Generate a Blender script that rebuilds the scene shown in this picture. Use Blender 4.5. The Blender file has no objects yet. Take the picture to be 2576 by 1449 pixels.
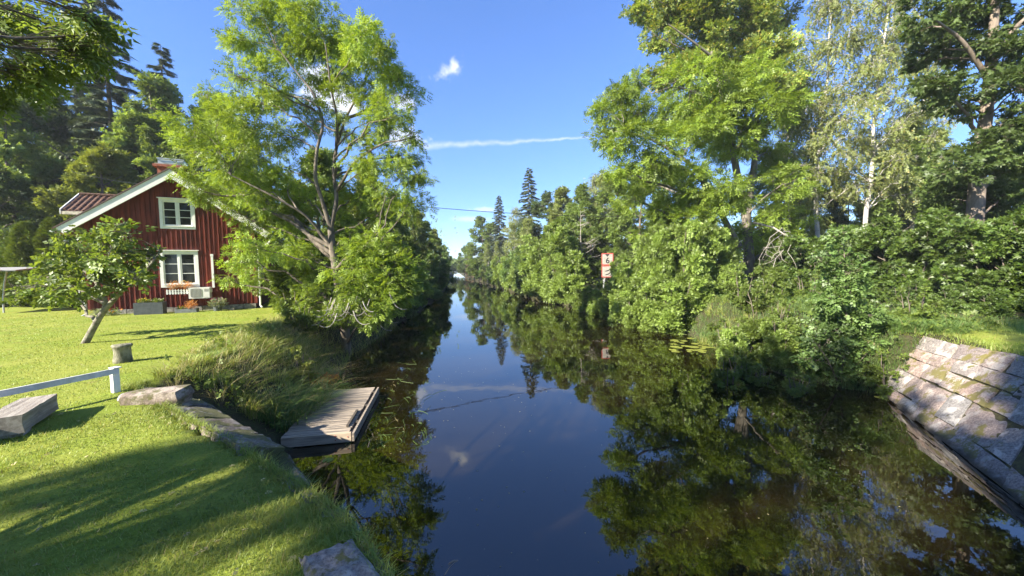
import bpy, bmesh, math, random
import numpy as np
from mathutils import Vector, Matrix
random.seed(7)
R = math.radians
sc = bpy.context.scene
COL = sc.collection

# ------------------------------------------------------------------ camera
FPX, CX, CY = 930.2, 1288.0, 724.5           # focal length and centre, in pixels of a 2576 px wide picture
YAW, PITCH, ROLL = R(8.7), R(3.15), R(0.8)
CAM = np.array([0.0, 0.0, 1.94])
WZ = -1.62                                    # water level; the lawn is z = 0
_fw = np.array([math.sin(YAW)*math.cos(PITCH), math.cos(YAW)*math.cos(PITCH), -math.sin(PITCH)])
_r0 = np.array([math.cos(YAW), -math.sin(YAW), 0.0]); _u0 = np.cross(_r0, _fw)
_rt = _r0*math.cos(ROLL) - _u0*math.sin(ROLL); _up = _u0*math.cos(ROLL) + _r0*math.sin(ROLL)
def ray(px, py): return _fw + _rt*(px-CX)/FPX + _up*(CY-py)/FPX
def W(px, py, z=0.0):
    d = ray(px, py); return CAM + d*((z-CAM[2])/d[2])
def D(px, py, dep): return CAM + ray(px, py)*dep
cam = bpy.data.cameras.new('camera'); camo = bpy.data.objects.new('camera', cam); COL.objects.link(camo)
cam.sensor_width = 36; cam.lens = 36*FPX/2576; cam.clip_start = 0.05; cam.clip_end = 3000
camo.matrix_world = Matrix(((_rt[0], _up[0], -_fw[0], CAM[0]), (_rt[1], _up[1], -_fw[1], CAM[1]), (_rt[2], _up[2], -_fw[2], CAM[2]), (0, 0, 0, 1)))
sc.camera = camo

# ------------------------------------------------------------------ light, sky, exposure
SUN_AZ, SUN_EL = R(241.0), R(31.0)           # azimuth clockwise from +y, where the sun stands
sv = sc.view_settings; sv.view_transform = 'Standard'; sv.look = 'None'; sv.gamma = 1.0; sv.use_curve_mapping = False
sv.exposure = 2.1
sd = Vector((math.sin(SUN_AZ)*math.cos(SUN_EL), math.cos(SUN_AZ)*math.cos(SUN_EL), math.sin(SUN_EL)))
sun = bpy.data.lights.new('sun', 'SUN'); sun.energy = 4.2; sun.angle = R(0.53); sun.color = (1.0, 0.93, 0.80)
suno = bpy.data.objects.new('sun', sun); COL.objects.link(suno); suno.rotation_euler = sd.to_track_quat('Z', 'Y').to_euler()
suno.location = (-20, -10, 30)

class NB:
    def __init__(s, nt): s.nt = nt
    def n(s, t, **k):
        x = s.nt.nodes.new(t)
        for a, b in k.items(): setattr(x, a, b)
        return x
    def put(s, sock, v):
        if hasattr(v, 'is_linked') or isinstance(v, bpy.types.NodeSocket): s.nt.links.new(v, sock)
        else: sock.default_value = v
    def m(s, op, a, b=None, c=None, clamp=False):
        x = s.n('ShaderNodeMath', operation=op, use_clamp=clamp)
        s.put(x.inputs[0], a)
        if b is not None: s.put(x.inputs[1], b)
        if c is not None: s.put(x.inputs[2], c)
        return x.outputs[0]
    def v(s, op, a, b=None):
        x = s.n('ShaderNodeVectorMath', operation=op); s.put(x.inputs[0], a)
        if b is not None: s.put(x.inputs[1], b)
        return x.outputs['Value'] if op in ('DOT_PRODUCT', 'LENGTH') else x.outputs[0]
    def sstep(s, x, lo, hi, a=0.0, b=1.0):
        q = s.n('ShaderNodeMapRange', interpolation_type='SMOOTHSTEP')
        s.put(q.inputs[0], x)
        for i, val in zip((1, 2, 3, 4), (lo, hi, a, b)): s.put(q.inputs[i], val)
        return q.outputs[0]
    def noise(s, vec, scale, detail=3.0, rough=0.55, dist=0.0):
        q = s.n('ShaderNodeTexNoise'); 
        if vec is not None: s.put(q.inputs['Vector'], vec)
        q.inputs['Scale'].default_value = scale; q.inputs['Detail'].default_value = detail
        q.inputs['Roughness'].default_value = rough; q.inputs['Distortion'].default_value = dist
        return q.outputs['Fac']
    def mix(s, f, a, b, bt='MIX'):
        q = s.n('ShaderNodeMix', data_type='RGBA', blend_type=bt)
        s.put(q.inputs[0], f)
        s.put(q.inputs[6], a if not isinstance(a, tuple) else (*a[:3], 1)); s.put(q.inputs[7], b if not isinstance(b, tuple) else (*b[:3], 1))
        return q.outputs[2]
    def ramp(s, f, stops):
        q = s.n('ShaderNodeValToRGB'); s.put(q.inputs[0], f)
        e = q.color_ramp.elements
        while len(e) < len(stops): e.new(0.5)
        for i, (p, c) in enumerate(stops): e[i].position = p; e[i].color = (*c[:3], 1)
        return q.outputs[0]

wd = bpy.data.worlds.new('World'); sc.world = wd; wd.use_nodes = True
nt = wd.node_tree; nt.nodes.clear(); b = NB(nt)
sky = b.n('ShaderNodeTexSky', sky_type='NISHITA'); sky.sun_disc = False
sky.sun_elevation = SUN_EL; sky.sun_rotation = SUN_AZ
sky.altitude = 0; sky.air_density = 1.0; sky.dust_density = 0.1; sky.ozone_density = 2.6
skyc = b.mix(1.0, sky.outputs[0], (0.58, 0.73, 1.03), 'MULTIPLY')
sp_ = b.n('ShaderNodeSeparateColor'); b.put(sp_.inputs[0], skyc)      # the camera's soft shoulder: very bright sky near the horizon keeps its colour
kf = b.m('DIVIDE', 1.26, b.m('ADD', 1.0, b.m('MULTIPLY', sp_.outputs[2], 0.08)))
kc = b.n('ShaderNodeCombineXYZ'); [b.put(kc.inputs[i], kf) for i in range(3)]
skyc = b.mix(1.0, skyc, kc.outputs[0], 'MULTIPLY')
gen = b.n('ShaderNodeTexCoord').outputs['Generated']
nz1 = b.noise(gen, 34, 5, 0.6); nz2 = b.noise(gen, 9, 4, 0.6)
def cloud(px, py, wpx, hpx, amp, k, lo=1.0, hi=0.25, nz=nz1, tilt=0.0):
    c = ray(px, py); dl = np.linalg.norm(c); c = c/dl
    t1 = np.cross(c, [0, 0, 1]); t1 /= np.linalg.norm(t1); t2 = np.cross(t1, c)
    ca, sa = math.cos(tilt), math.sin(tilt); t1, t2 = t1*ca+t2*sa, t2*ca-t1*sa
    sx, sy = wpx/FPX/dl, hpx/FPX/dl
    du = b.m('DIVIDE', b.v('DOT_PRODUCT', gen, tuple(t1)), sx); dv = b.m('DIVIDE', b.v('DOT_PRODUCT', gen, tuple(t2)), sy)
    e = b.m('SQRT', b.m('ADD', b.m('MULTIPLY', du, du), b.m('MULTIPLY', dv, dv)))
    e = b.m('ADD', e, b.m('MULTIPLY', b.m('SUBTRACT', nz, 0.5), k))
    e = b.sstep(e, lo, hi)
    e = b.m('MULTIPLY', e, b.m('GREATER_THAN', b.v('DOT_PRODUCT', gen, tuple(c)), 0.3))
    return b.m('MULTIPLY', e, amp)
ms = [cloud(1126, 180, 44, 22, 0.75, 3.4, 1.1, -0.5, tilt=0.5), cloud(1141, 168, 20, 24, 0.9, 2.8, 1.05, -0.3),
      cloud(800, 215, 60, 70, 0.9, 2.2), cloud(860, 255, 55, 50, 1.0, 2.0), cloud(1015, 262, 42, 26, 0.8, 2.2),
      cloud(1020, 345, 60, 30, 0.7, 2.4),
      cloud(1185, 551, 66, 11, 0.45, 1.8, nz=nz2), cloud(1215, 527, 36, 8, 0.5, 1.8),
      cloud(2330, 480, 120, 60, 0.5, 2.2)]
# the vapour trail: a straight band between two directions
p1, p2 = ray(1040, 369), ray(1500, 346); p1 = p1/np.linalg.norm(p1); p2 = p2/np.linalg.norm(p2)
nn = np.cross(p1, p2); nn /= np.linalg.norm(nn); ax = p2-p1; L = np.linalg.norm(ax); ax /= L
uu = b.m('DIVIDE', b.m('SUBTRACT', b.v('DOT_PRODUCT', gen, tuple(ax)), float(p1@ax)), float(L))
wid = b.m('ADD', b.m('MULTIPLY', b.m('SUBTRACT', 1.0, uu, clamp=True), 0.0075), 0.0022)
off = b.m('MULTIPLY', b.m('SUBTRACT', b.noise(gen, 26, 5), 0.5), 0.016)
dd = b.m('DIVIDE', b.m('ABSOLUTE', b.m('ADD', b.v('DOT_PRODUCT', gen, tuple(nn)), off)), wid)
tr = b.m('MULTIPLY', b.sstep(dd, 1.5, -0.2), b.m('MULTIPLY', b.sstep(uu, -0.05, 0.1), b.sstep(uu, 1.0, 0.93)))
tr = b.m('MULTIPLY', tr, b.m('GREATER_THAN', b.v('DOT_PRODUCT', gen, tuple(p1)), 0.3))
ms.append(b.m('MULTIPLY', tr, b.m('ADD', b.m('MULTIPLY', nz1, 0.75), 0.02)))
cm = ms[0]
for q in ms[1:]: cm = b.m('MAXIMUM', cm, q)
ccol = b.mix(nz2, (5.0, 5.15, 5.5), (3.2, 3.4, 3.9))
skyf = b.mix(cm, skyc, ccol)
bg = b.n('ShaderNodeBackground'); b.put(bg.inputs[0], skyf); bg.inputs[1].default_value = 0.074
wo = b.n('ShaderNodeOutputWorld'); nt.links.new(bg.outputs[0], wo.inputs[0])
sc.cycles.max_bounces = 8; sc.cycles.diffuse_bounces = 5; sc.cycles.glossy_bounces = 3; sc.cycles.transmission_bounces = 4
sc.cycles.caustics_reflective = False; sc.cycles.caustics_refractive = False

# ------------------------------------------------------------------ materials
def newmat(name):
    m = bpy.data.materials.new(name); m.use_nodes = True; m.node_tree.nodes.clear(); return m, NB(m.node_tree)
def finish(m, b, surf):
    o = b.n('ShaderNodeOutputMaterial'); b.nt.links.new(surf, o.inputs[0]); return m
def pbr(name, col, rough=0.7, var=0.15, scale=8.0, bump=0.0, bscale=30.0, stretch=(1, 1, 1), col2=None, metal=0.0, spec=0.4, isl=0.0):
    m, b = newmat(name)
    tc = b.n('ShaderNodeTexCoord').outputs['Object']
    mp = b.n('ShaderNodeMapping'); b.put(mp.inputs[0], tc); mp.inputs['Scale'].default_value = stretch; v = mp.outputs[0]
    f = b.noise(v, scale, 5, 0.6)
    c2 = col2 or tuple(x*(1-2*var) for x in col); c1 = tuple(min(1, x*(1+var)) for x in col)
    c = b.mix(b.sstep(f, 0.3, 0.7), c1, c2)
    if isl:
        oi = b.n('ShaderNodeObjectInfo').outputs['Random']
        c = b.mix(1.0, c, b.ramp(oi, [(0, (1-isl,)*3), (1, (1+isl*0.6,)*3)]), 'MULTIPLY')
    p = b.n('ShaderNodeBsdfPrincipled'); b.put(p.inputs['Base Color'], c); p.inputs['Roughness'].default_value = rough
    p.inputs['Metallic'].default_value = metal; p.inputs['Specular IOR Level'].default_value = spec
    if bump:
        bp = b.n('ShaderNodeBump'); bp.inputs['Strength'].default_value = bump; bp.inputs['Distance'].default_value = 0.02
        b.put(bp.inputs['Height'], b.noise(v, bscale, 5, 0.65)); b.nt.links.new(bp.outputs[0], p.inputs['Normal'])
    return finish(m, b, p.outputs[0])
def leafmat(name, c1, c2, c3=None, p3=0.0, trans=0.45, gloss=0.03, grough=0.5, tone=0.22):
    """Leaf: two greens by leaf, an odd share of yellowed leaves, some clumps a little darker or paler; light passes through."""
    m, b = newmat(name)
    g = b.n('ShaderNodeNewGeometry'); r = g.outputs['Random Per Island']
    c = b.mix(r, c1, c2)
    if c3: c = b.mix(b.m('LESS_THAN', b.m('FRACT', b.m('MULTIPLY', r, 37.7)), p3), c, c3)
    at = b.n('ShaderNodeAttribute', attribute_name='tone').outputs['Fac']
    oi = b.n('ShaderNodeObjectInfo').outputs['Random']
    k = b.m('ADD', b.m('MULTIPLY', at, tone), b.m('ADD', 0.90, b.m('MULTIPLY', oi, 0.2)))
    cmb = b.n('ShaderNodeCombineXYZ'); b.put(cmb.inputs[0], k); b.put(cmb.inputs[1], k); b.put(cmb.inputs[2], k)
    c = b.mix(1.0, c, cmb.outputs[0], 'MULTIPLY')
    d = b.n('ShaderNodeBsdfDiffuse'); b.put(d.inputs[0], c)
    t = b.n('ShaderNodeBsdfTranslucent'); b.put(t.inputs[0], b.mix(1.0, c, (1.25, 1.15, 0.6), 'MULTIPLY'))
    mx = b.n('ShaderNodeMixShader'); mx.inputs[0].default_value = trans
    b.nt.links.new(d.outputs[0], mx.inputs[1]); b.nt.links.new(t.outputs[0], mx.inputs[2])
    gl = b.n('ShaderNodeBsdfGlossy'); gl.inputs['Roughness'].default_value = grough
    m2 = b.n('ShaderNodeMixShader'); m2.inputs[0].default_value = gloss
    b.nt.links.new(mx.outputs[0], m2.inputs[1]); b.nt.links.new(gl.outputs[0], m2.inputs[2])
    return finish(m, b, m2.outputs[0])
M = {}
M['ash'] = leafmat('ash_leaf', (0.17, 0.262, 0.028), (0.25, 0.33, 0.045), tone=0.2)
M['ash2'] = leafmat('yellowing_leaf', (0.18, 0.265, 0.04), (0.27, 0.335, 0.06), (0.5, 0.43, 0.10), 0.10)
M['apple'] = leafmat('apple_leaf', (0.12, 0.19, 0.028), (0.21, 0.275, 0.05), gloss=0.05)
M['alder'] = leafmat('alder_leaf', (0.18, 0.265, 0.045), (0.27, 0.36, 0.075), gloss=0.045)
M['alder_dark'] = leafmat('dark_alder_leaf', (0.11, 0.19, 0.045), (0.165, 0.25, 0.065), gloss=0.04)
M['decid'] = leafmat('broad_leaf', (0.135, 0.21, 0.04), (0.21, 0.28, 0.06))
M['olive'] = leafmat('olive_leaf', (0.17, 0.215, 0.045), (0.235, 0.275, 0.07))
M['birch'] = leafmat('birch_leaf', (0.16, 0.20, 0.05), (0.23, 0.26, 0.075), (0.26, 0.22, 0.05), 0.05)
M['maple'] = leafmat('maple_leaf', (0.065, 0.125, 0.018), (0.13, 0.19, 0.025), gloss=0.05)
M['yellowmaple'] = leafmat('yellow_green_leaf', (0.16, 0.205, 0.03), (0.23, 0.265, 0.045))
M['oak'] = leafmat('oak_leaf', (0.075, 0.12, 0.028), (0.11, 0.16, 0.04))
M['spruce'] = leafmat('spruce_needles', (0.065, 0.095, 0.045), (0.105, 0.13, 0.06), trans=0.12)
M['spruce_brown'] = leafmat('dry_spruce_needles', (0.13, 0.085, 0.045), (0.16, 0.11, 0.06), trans=0.12)
M['thuja'] = leafmat('thuja_sprays', (0.10, 0.155, 0.02), (0.16, 0.20, 0.03), trans=0.2)
M['shrub'] = leafmat('shrub_leaf', (0.11, 0.17, 0.028), (0.18, 0.235, 0.04))
M['grass'] = leafmat('grass_blade', (0.185, 0.255, 0.042), (0.265, 0.305, 0.066), (0.33, 0.28, 0.10), 0.07, trans=0.3, gloss=0.03)
M['tallgrass'] = leafmat('tall_grass_blade', (0.22, 0.29, 0.045), (0.32, 0.355, 0.075), (0.45, 0.39, 0.17), 0.15, trans=0.3, gloss=0.04)
M['straw'] = leafmat('straw_blade', (0.36, 0.31, 0.14), (0.48, 0.42, 0.21), trans=0.3, gloss=0.03)
M['sedge'] = leafmat('sedge_blade', (0.10, 0.18, 0.045), (0.16, 0.24, 0.065), (0.3, 0.27, 0.12), 0.06, trans=0.3)
M['bark'] = pbr('grey_brown_bark', (0.15, 0.125, 0.095), 0.9, 0.3, 6, 0.8, 14, (1, 1, 0.25))
M['bark_pale'] = pbr('pale_ash_bark', (0.17, 0.148, 0.115), 0.9, 0.3, 5, 0.8, 14, (1, 1, 0.3), col2=(0.11, 0.095, 0.07))
M['bark_apple'] = pbr('lichened_bark', (0.21, 0.20, 0.15), 0.9, 0.3, 7, 0.8, 18, col2=(0.09, 0.075, 0.06))
M['bark_pine'] = pbr('warm_bark', (0.21, 0.165, 0.125), 0.9, 0.25, 5, 0.8, 12, (1, 1, 0.3))
M['twig'] = pbr('dead_twig', (0.34, 0.31, 0.26), 0.9, 0.2, 9)
def birchbark():
    m, b = newmat('birch_bark'); tc = b.n('ShaderNodeTexCoord').outputs['Object']
    mp = b.n('ShaderNodeMapping'); b.put(mp.inputs[0], tc); mp.inputs['Scale'].default_value = (1.2, 1.2, 5)
    c = b.mix(b.sstep(b.noise(mp.outputs[0], 1.6, 5, 0.7), 0.57, 0.66), (0.44, 0.41, 0.36), (0.06, 0.05, 0.045))
    p = b.n('ShaderNodeBsdfPrincipled'); b.put(p.inputs['Base Color'], c); p.inputs['Roughness'].default_value = 0.7
    return finish(m, b, p.outputs[0])
M['bark_birch'] = birchbark()
M['white'] = pbr('white_painted_wood', (0.78, 0.77, 0.72), 0.55, 0.05, 4)
M['greywhite'] = pbr('weathered_white_paint', (0.60, 0.60, 0.58), 0.65, 0.12, 6)
M['red'] = pbr('red_painted_board', (0.18, 0.034, 0.019), 0.85, 0.25, 5, 0.25, 40, (1, 1, 0.15), isl=0.16)
M['black'] = pbr('black_paint', (0.012, 0.012, 0.012), 0.5, 0.1)
M['tile'] = pbr('clay_roof_tile', (0.13, 0.062, 0.032), 0.8, 0.25, 6, 0.3, 30, isl=0.2)
M['rooftrim'] = pbr('dark_roof_edging', (0.10, 0.06, 0.05), 0.7)
M['brick'] = pbr('chimney_brick', (0.28, 0.10, 0.06), 0.9, 0.2, 8, isl=0.2)
M['mortar'] = pbr('mortar', (0.30, 0.27, 0.24), 0.95)
M['zinc'] = pbr('zinc_sheet', (0.62, 0.66, 0.68), 0.35, 0.08, 4, metal=0.6)
M['stone'] = pbr('grey_plinth_stone', (0.30, 0.28, 0.25), 0.9, 0.25, 9, 0.5, 25, isl=0.15)
M['dark_in'] = pbr('dark_room', (0.012, 0.012, 0.011), 0.9)
M['cream'] = pbr('cream_board', (0.55, 0.50, 0.38), 0.7)
M['ac'] = pbr('cream_metal', (0.72, 0.70, 0.64), 0.4, 0.04)
M['acgrille'] = pbr('grey_fan_grille', (0.33, 0.32, 0.30), 0.5, 0.1, 30)
M['planter'] = pbr('dark_grey_planter', (0.085, 0.095, 0.10), 0.6, 0.15, 6)
M['planter2'] = pbr('grey_planter', (0.20, 0.21, 0.21), 0.6, 0.15, 6)
M['fl_yellow'] = leafmat('yellow_petal', (0.75, 0.50, 0.03), (0.8, 0.62, 0.1)); M['fl_pink'] = leafmat('magenta_petal', (0.4, 0.03, 0.2), (0.5, 0.08, 0.35))
M['fl_white'] = leafmat('white_petal', (0.75, 0.75, 0.6), (0.8, 0.8, 0.75)); M['fl_rust'] = leafmat('rust_stems', (0.50, 0.19, 0.05), (0.60, 0.30, 0.08))
M['fl_orange'] = leafmat('orange_petal', (0.8, 0.25, 0.02), (0.8, 0.35, 0.04)); M['silverleaf'] = leafmat('grey_green_leaf', (0.2, 0.24, 0.15), (0.27, 0.31, 0.2))
M['lily'] = leafmat('lily_pad_leaf', (0.17, 0.20, 0.035), (0.24, 0.25, 0.045), trans=0.1, gloss=0.045)
M['deck'] = pbr('silvered_deck_wood', (0.34, 0.275, 0.205), 0.85, 0.3, 4, 0.5, 40, (0.35, 5, 5), col2=(0.12, 0.105, 0.09), isl=0.22)
M['deck_edge'] = pbr('bleached_edge_board', (0.44, 0.35, 0.25), 0.8, 0.2, 3, 0.3, 30, (0.4, 4, 4))
M['deck_dark'] = pbr('dark_wet_wood', (0.08, 0.065, 0.05), 0.8)
M['timber'] = pbr('weathered_timber', (0.31, 0.28, 0.245), 0.9, 0.28, 3.5, 0.8, 30, (0.5, 6, 6), col2=(0.20, 0.17, 0.145))
M['timber_end'] = pbr('reddish_timber', (0.30, 0.20, 0.16), 0.9, 0.3, 5, 0.6, 30)
M['bollard'] = pbr('mossy_grey_stone', (0.22, 0.205, 0.15), 0.95, 0.25, 11, 0.7, 40, (1, 1, 0.5), col2=(0.10, 0.10, 0.06))
M['cable'] = pbr('black_cable', (0.02, 0.02, 0.022), 0.6)
M['signwhite'] = pbr('dirty_white_sign', (0.26, 0.24, 0.205), 0.6, 0.15, 7)
M['signred'] = pbr('faded_red_paint', (0.36, 0.05, 0.04), 0.6, 0.15)
M['steel'] = pbr('galvanised_pole', (0.45, 0.46, 0.46), 0.45, 0.1, metal=0.4)
def granite(name, base, moss, mossamt, lichen=0.5):
    m, b = newmat(name); tc = b.n('ShaderNodeTexCoord').outputs['Object']; oi = b.n('ShaderNodeObjectInfo')
    v = b.v('ADD', b.n('ShaderNodeNewGeometry').outputs['Position'], (3.1, 0, 0))
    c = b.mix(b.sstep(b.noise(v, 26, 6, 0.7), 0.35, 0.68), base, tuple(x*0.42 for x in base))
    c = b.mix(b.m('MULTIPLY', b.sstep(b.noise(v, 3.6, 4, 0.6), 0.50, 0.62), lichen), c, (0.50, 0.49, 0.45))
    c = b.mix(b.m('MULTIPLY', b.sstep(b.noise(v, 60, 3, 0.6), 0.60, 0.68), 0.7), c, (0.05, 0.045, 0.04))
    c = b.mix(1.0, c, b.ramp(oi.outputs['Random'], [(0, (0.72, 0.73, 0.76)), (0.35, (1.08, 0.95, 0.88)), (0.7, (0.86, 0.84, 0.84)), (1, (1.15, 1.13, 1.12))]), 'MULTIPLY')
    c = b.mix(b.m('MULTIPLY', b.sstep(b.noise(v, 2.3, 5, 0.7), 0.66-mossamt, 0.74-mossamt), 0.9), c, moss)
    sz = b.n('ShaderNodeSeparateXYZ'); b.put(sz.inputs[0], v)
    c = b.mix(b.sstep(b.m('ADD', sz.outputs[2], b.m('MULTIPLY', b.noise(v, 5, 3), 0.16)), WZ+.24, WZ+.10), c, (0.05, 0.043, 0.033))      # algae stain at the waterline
    p = b.n('ShaderNodeBsdfPrincipled'); b.put(p.inputs['Base Color'], c); p.inputs['Roughness'].default_value = 0.88
    bp = b.n('ShaderNodeBump'); bp.inputs['Strength'].default_value = 0.7; bp.inputs['Distance'].default_value = 0.02
    b.put(bp.inputs['Height'], b.noise(v, 18, 6, 0.7)); b.nt.links.new(bp.outputs[0], p.inputs['Normal'])
    return finish(m, b, p.outputs[0])
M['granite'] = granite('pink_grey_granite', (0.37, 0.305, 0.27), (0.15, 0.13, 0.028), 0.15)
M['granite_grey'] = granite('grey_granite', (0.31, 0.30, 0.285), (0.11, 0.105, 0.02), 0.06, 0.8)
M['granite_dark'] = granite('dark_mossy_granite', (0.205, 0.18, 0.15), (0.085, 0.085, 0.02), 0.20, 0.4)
M['moss'] = pbr('joint_moss_and_soil', (0.075, 0.07, 0.025), 0.95, 0.3, 9, 0.5, 40, col2=(0.035, 0.028, 0.02))
def groundmat():
    m, b = newmat('ground_cover'); pos = b.n('ShaderNodeNewGeometry').outputs['Position']
    a = b.n('ShaderNodeAttribute', attribute_name='lawn').outputs['Fac']
    n1 = b.noise(pos, 0.7, 5, 0.65); n2 = b.noise(pos, 5.0, 5, 0.7); n3 = b.noise(pos, 40, 4, 0.7)
    g = b.mix(b.sstep(n1, 0.35, 0.65), (0.195, 0.255, 0.03), (0.265, 0.29, 0.05))
    g = b.mix(b.m('MULTIPLY', b.sstep(n2, 0.5, 0.7), 0.6), g, (0.12, 0.165, 0.02))
    g = b.mix(b.m('MULTIPLY', b.sstep(n3, 0.45, 0.7), 0.45), g, (0.14, 0.13, 0.03))
    g = b.mix(b.m('MULTIPLY', b.sstep(b.noise(pos, 1.9, 4, 0.6), 0.62, 0.72), 0.5), g, (0.24, 0.18, 0.08))
    s = b.mix(b.sstep(n2, 0.35, 0.65), (0.045, 0.037, 0.022), (0.04, 0.055, 0.016))
    s = b.mix(b.sstep(n3, 0.4, 0.7), s, (0.075, 0.062, 0.038))
    f = b.sstep(b.m('ADD', a, b.m('MULTIPLY', b.m('SUBTRACT', n2, 0.5), 0.5)), 0.3, 0.7)
    c = b.mix(f, s, g)
    p = b.n('ShaderNodeBsdfPrincipled'); b.put(p.inputs['Base Color'], c); p.inputs['Roughness'].default_value = 0.95; p.inputs['Specular IOR Level'].default_value = 0.15
    bp = b.n('ShaderNodeBump'); bp.inputs['Strength'].default_value = 0.8; bp.inputs['Distance'].default_value = 0.03
    b.put(bp.inputs['Height'], b.noise(pos, 28, 5, 0.7)); b.nt.links.new(bp.outputs[0], p.inputs['Normal'])
    return finish(m, b, p.outputs[0])
M['ground'] = groundmat()
def watermat():
    m, b = newmat('still_brown_water'); pos = b.n('ShaderNodeNewGeometry').outputs['Position']
    p = b.n('ShaderNodeBsdfPrincipled'); p.inputs['Roughness'].default_value = 0.012; p.inputs['IOR'].default_value = 1.85
    c = b.mix(b.sstep(b.noise(pos, 0.5, 4), 0.35, 0.7), (0.007, 0.0052, 0.0016), (0.012, 0.0085, 0.0024))
    b.put(p.inputs['Base Color'], c)
    h = b.m('ADD', b.m('MULTIPLY', b.noise(pos, 0.9, 2), 1.0), b.m('MULTIPLY', b.noise(pos, 5.5, 3), 0.10))
    bp = b.n('ShaderNodeBump'); bp.inputs['Strength'].default_value = 0.25; bp.inputs['Distance'].default_value = 0.012
    b.put(bp.inputs['Height'], h); b.nt.links.new(bp.outputs[0], p.inputs['Normal'])
    return finish(m, b, p.outputs[0])
M['water'] = watermat()
def glassmat():
    m, b = newmat('window_glass'); p = b.n('ShaderNodeBsdfPrincipled')
    p.inputs['Base Color'].default_value = (0.02, 0.022, 0.02, 1); p.inputs['Roughness'].default_value = 0.04; p.inputs['IOR'].default_value = 1.5
    return finish(m, b, p.outputs[0])
M['glass'] = glassmat()

# ------------------------------------------------------------------ object helpers
def mk(name, V, F, mat, parent=None, tone=None, smooth=False):
    """V (n,3) array; F (m,3) or (m,4) index array or a list of such arrays."""
    V = np.asarray(V, dtype=np.float32).reshape(-1, 3)
    Fs = [np.asarray(f, dtype=np.int32) for f in (F if isinstance(F, list) else [F])]
    Fs = [f for f in Fs if f.size]
    me = bpy.data.meshes.new(name)
    me.vertices.add(len(V)); me.vertices.foreach_set('co', V.ravel())
    loops = np.concatenate([f.ravel() for f in Fs]); tot = np.concatenate([np.full(len(f), f.shape[1], np.int32) for f in Fs])
    st = np.concatenate([[0], np.cumsum(tot)[:-1]]).astype(np.int32)
    me.loops.add(len(loops)); me.loops.foreach_set('vertex_index', loops)
    me.polygons.add(len(tot)); me.polygons.foreach_set('loop_start', st); me.polygons.foreach_set('loop_total', tot)
    if tone is not None:
        at = me.attributes.new('tone', 'FLOAT', 'POINT'); at.data.foreach_set('value', np.asarray(tone, np.float32))
    me.polygons.foreach_set('use_smooth', np.full(len(tot), bool(smooth)))
    me.update(calc_edges=True)
    if smooth == 'angle': me.set_sharp_from_angle(angle=R(38))
    if mat is not None: me.materials.append(M[mat] if isinstance(mat, str) else mat)
    o = bpy.data.objects.new(name, me); COL.objects.link(o)
    if parent is not None: o.parent = parent
    return o
def tag(o, label=None, cat=None, group=None, kind=None):
    if label: o['label'] = label
    if cat: o['category'] = cat
    if group: o['group'] = group
    if kind: o['kind'] = kind
    return o
def empty(name, loc=(0, 0, 0), rz=0.0, label=None, cat=None, group=None):
    o = bpy.data.objects.new(name, None); COL.objects.link(o); o.location = [float(x) for x in loc]; o.rotation_euler = (0, 0, rz)
    o.empty_display_size = 0.2
    return tag(o, label, cat, group)
def link_copy(o, parent=None):
    c = o.copy(); COL.objects.link(c)
    if parent is not None: c.parent = parent
    return c
class MB:
    """collects simple shapes into one mesh"""
    def __init__(s): s.V = []; s.F4 = []; s.F3 = []; s.n = 0
    def add(s, V, F4=(), F3=()):
        V = np.asarray(V, float).reshape(-1, 3); s.V.append(V)
        if len(F4): s.F4.append(np.asarray(F4, int)+s.n)
        if len(F3): s.F3.append(np.asarray(F3, int)+s.n)
        s.n += len(V)
    def box(s, x0, x1, y0, y1, z0, z1):
        V = [(x, y, z) for z in (z0, z1) for y in (y0, y1) for x in (x0, x1)]
        s.add(V, [(0, 2, 3, 1), (4, 5, 7, 6), (0, 1, 5, 4), (2, 6, 7, 3), (0, 4, 6, 2), (1, 3, 7, 5)])
    def hexa(s, B, T):
        s.add(list(B)+list(T), [(0, 3, 2, 1), (4, 5, 6, 7), (0, 1, 5, 4), (1, 2, 6, 5), (2, 3, 7, 6), (3, 0, 4, 7)])
    def prism(s, poly, axis_vec):
        n = len(poly); P = np.asarray(poly, float); Q = P+np.asarray(axis_vec, float)
        s.add(np.vstack([P, Q]), [(i, (i+1) % n, n+(i+1) % n, n+i) for i in range(n)])
        c = np.vstack([P.mean(0), Q.mean(0)]); k = s.n
        s.add(np.vstack([P, Q, c]), (), [(i, 2*n, (i+1) % n) for i in range(n)]+[(n+i, n+(i+1) % n, 2*n+1) for i in range(n)])
    def tube(s, pts, rad, sides=6, cap=True):
        V, F = tube(np.asarray(pts, float), rad, sides); s.add(V, F)
        if cap:
            m = len(V)//sides
            for r0 in (0, m-1):
                ring = V[r0*sides:(r0+1)*sides]; s.add(np.vstack([ring, ring.mean(0)]), (), [(i, (i+1) % sides, sides) for i in range(sides)])
    def lathe(s, prof, n=20, c=(0, 0, 0)):
        V = []; F = []
        for r, z in prof:
            for i in range(n):
                a = 2*math.pi*i/n; V.append((c[0]+r*math.cos(a), c[1]+r*math.sin(a), c[2]+z))
        for j in range(len(prof)-1):
            for i in range(n): F.append((j*n+i, j*n+(i+1) % n, (j+1)*n+(i+1) % n, (j+1)*n+i))
        s.add(V, F)
    def build(s, name, mat, parent=None, smooth=False):
        Fs = []
        if s.F4: Fs.append(np.vstack(s.F4))
        if s.F3: Fs.append(np.vstack(s.F3))
        return mk(name, np.vstack(s.V), Fs, mat, parent, smooth=smooth)
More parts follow.
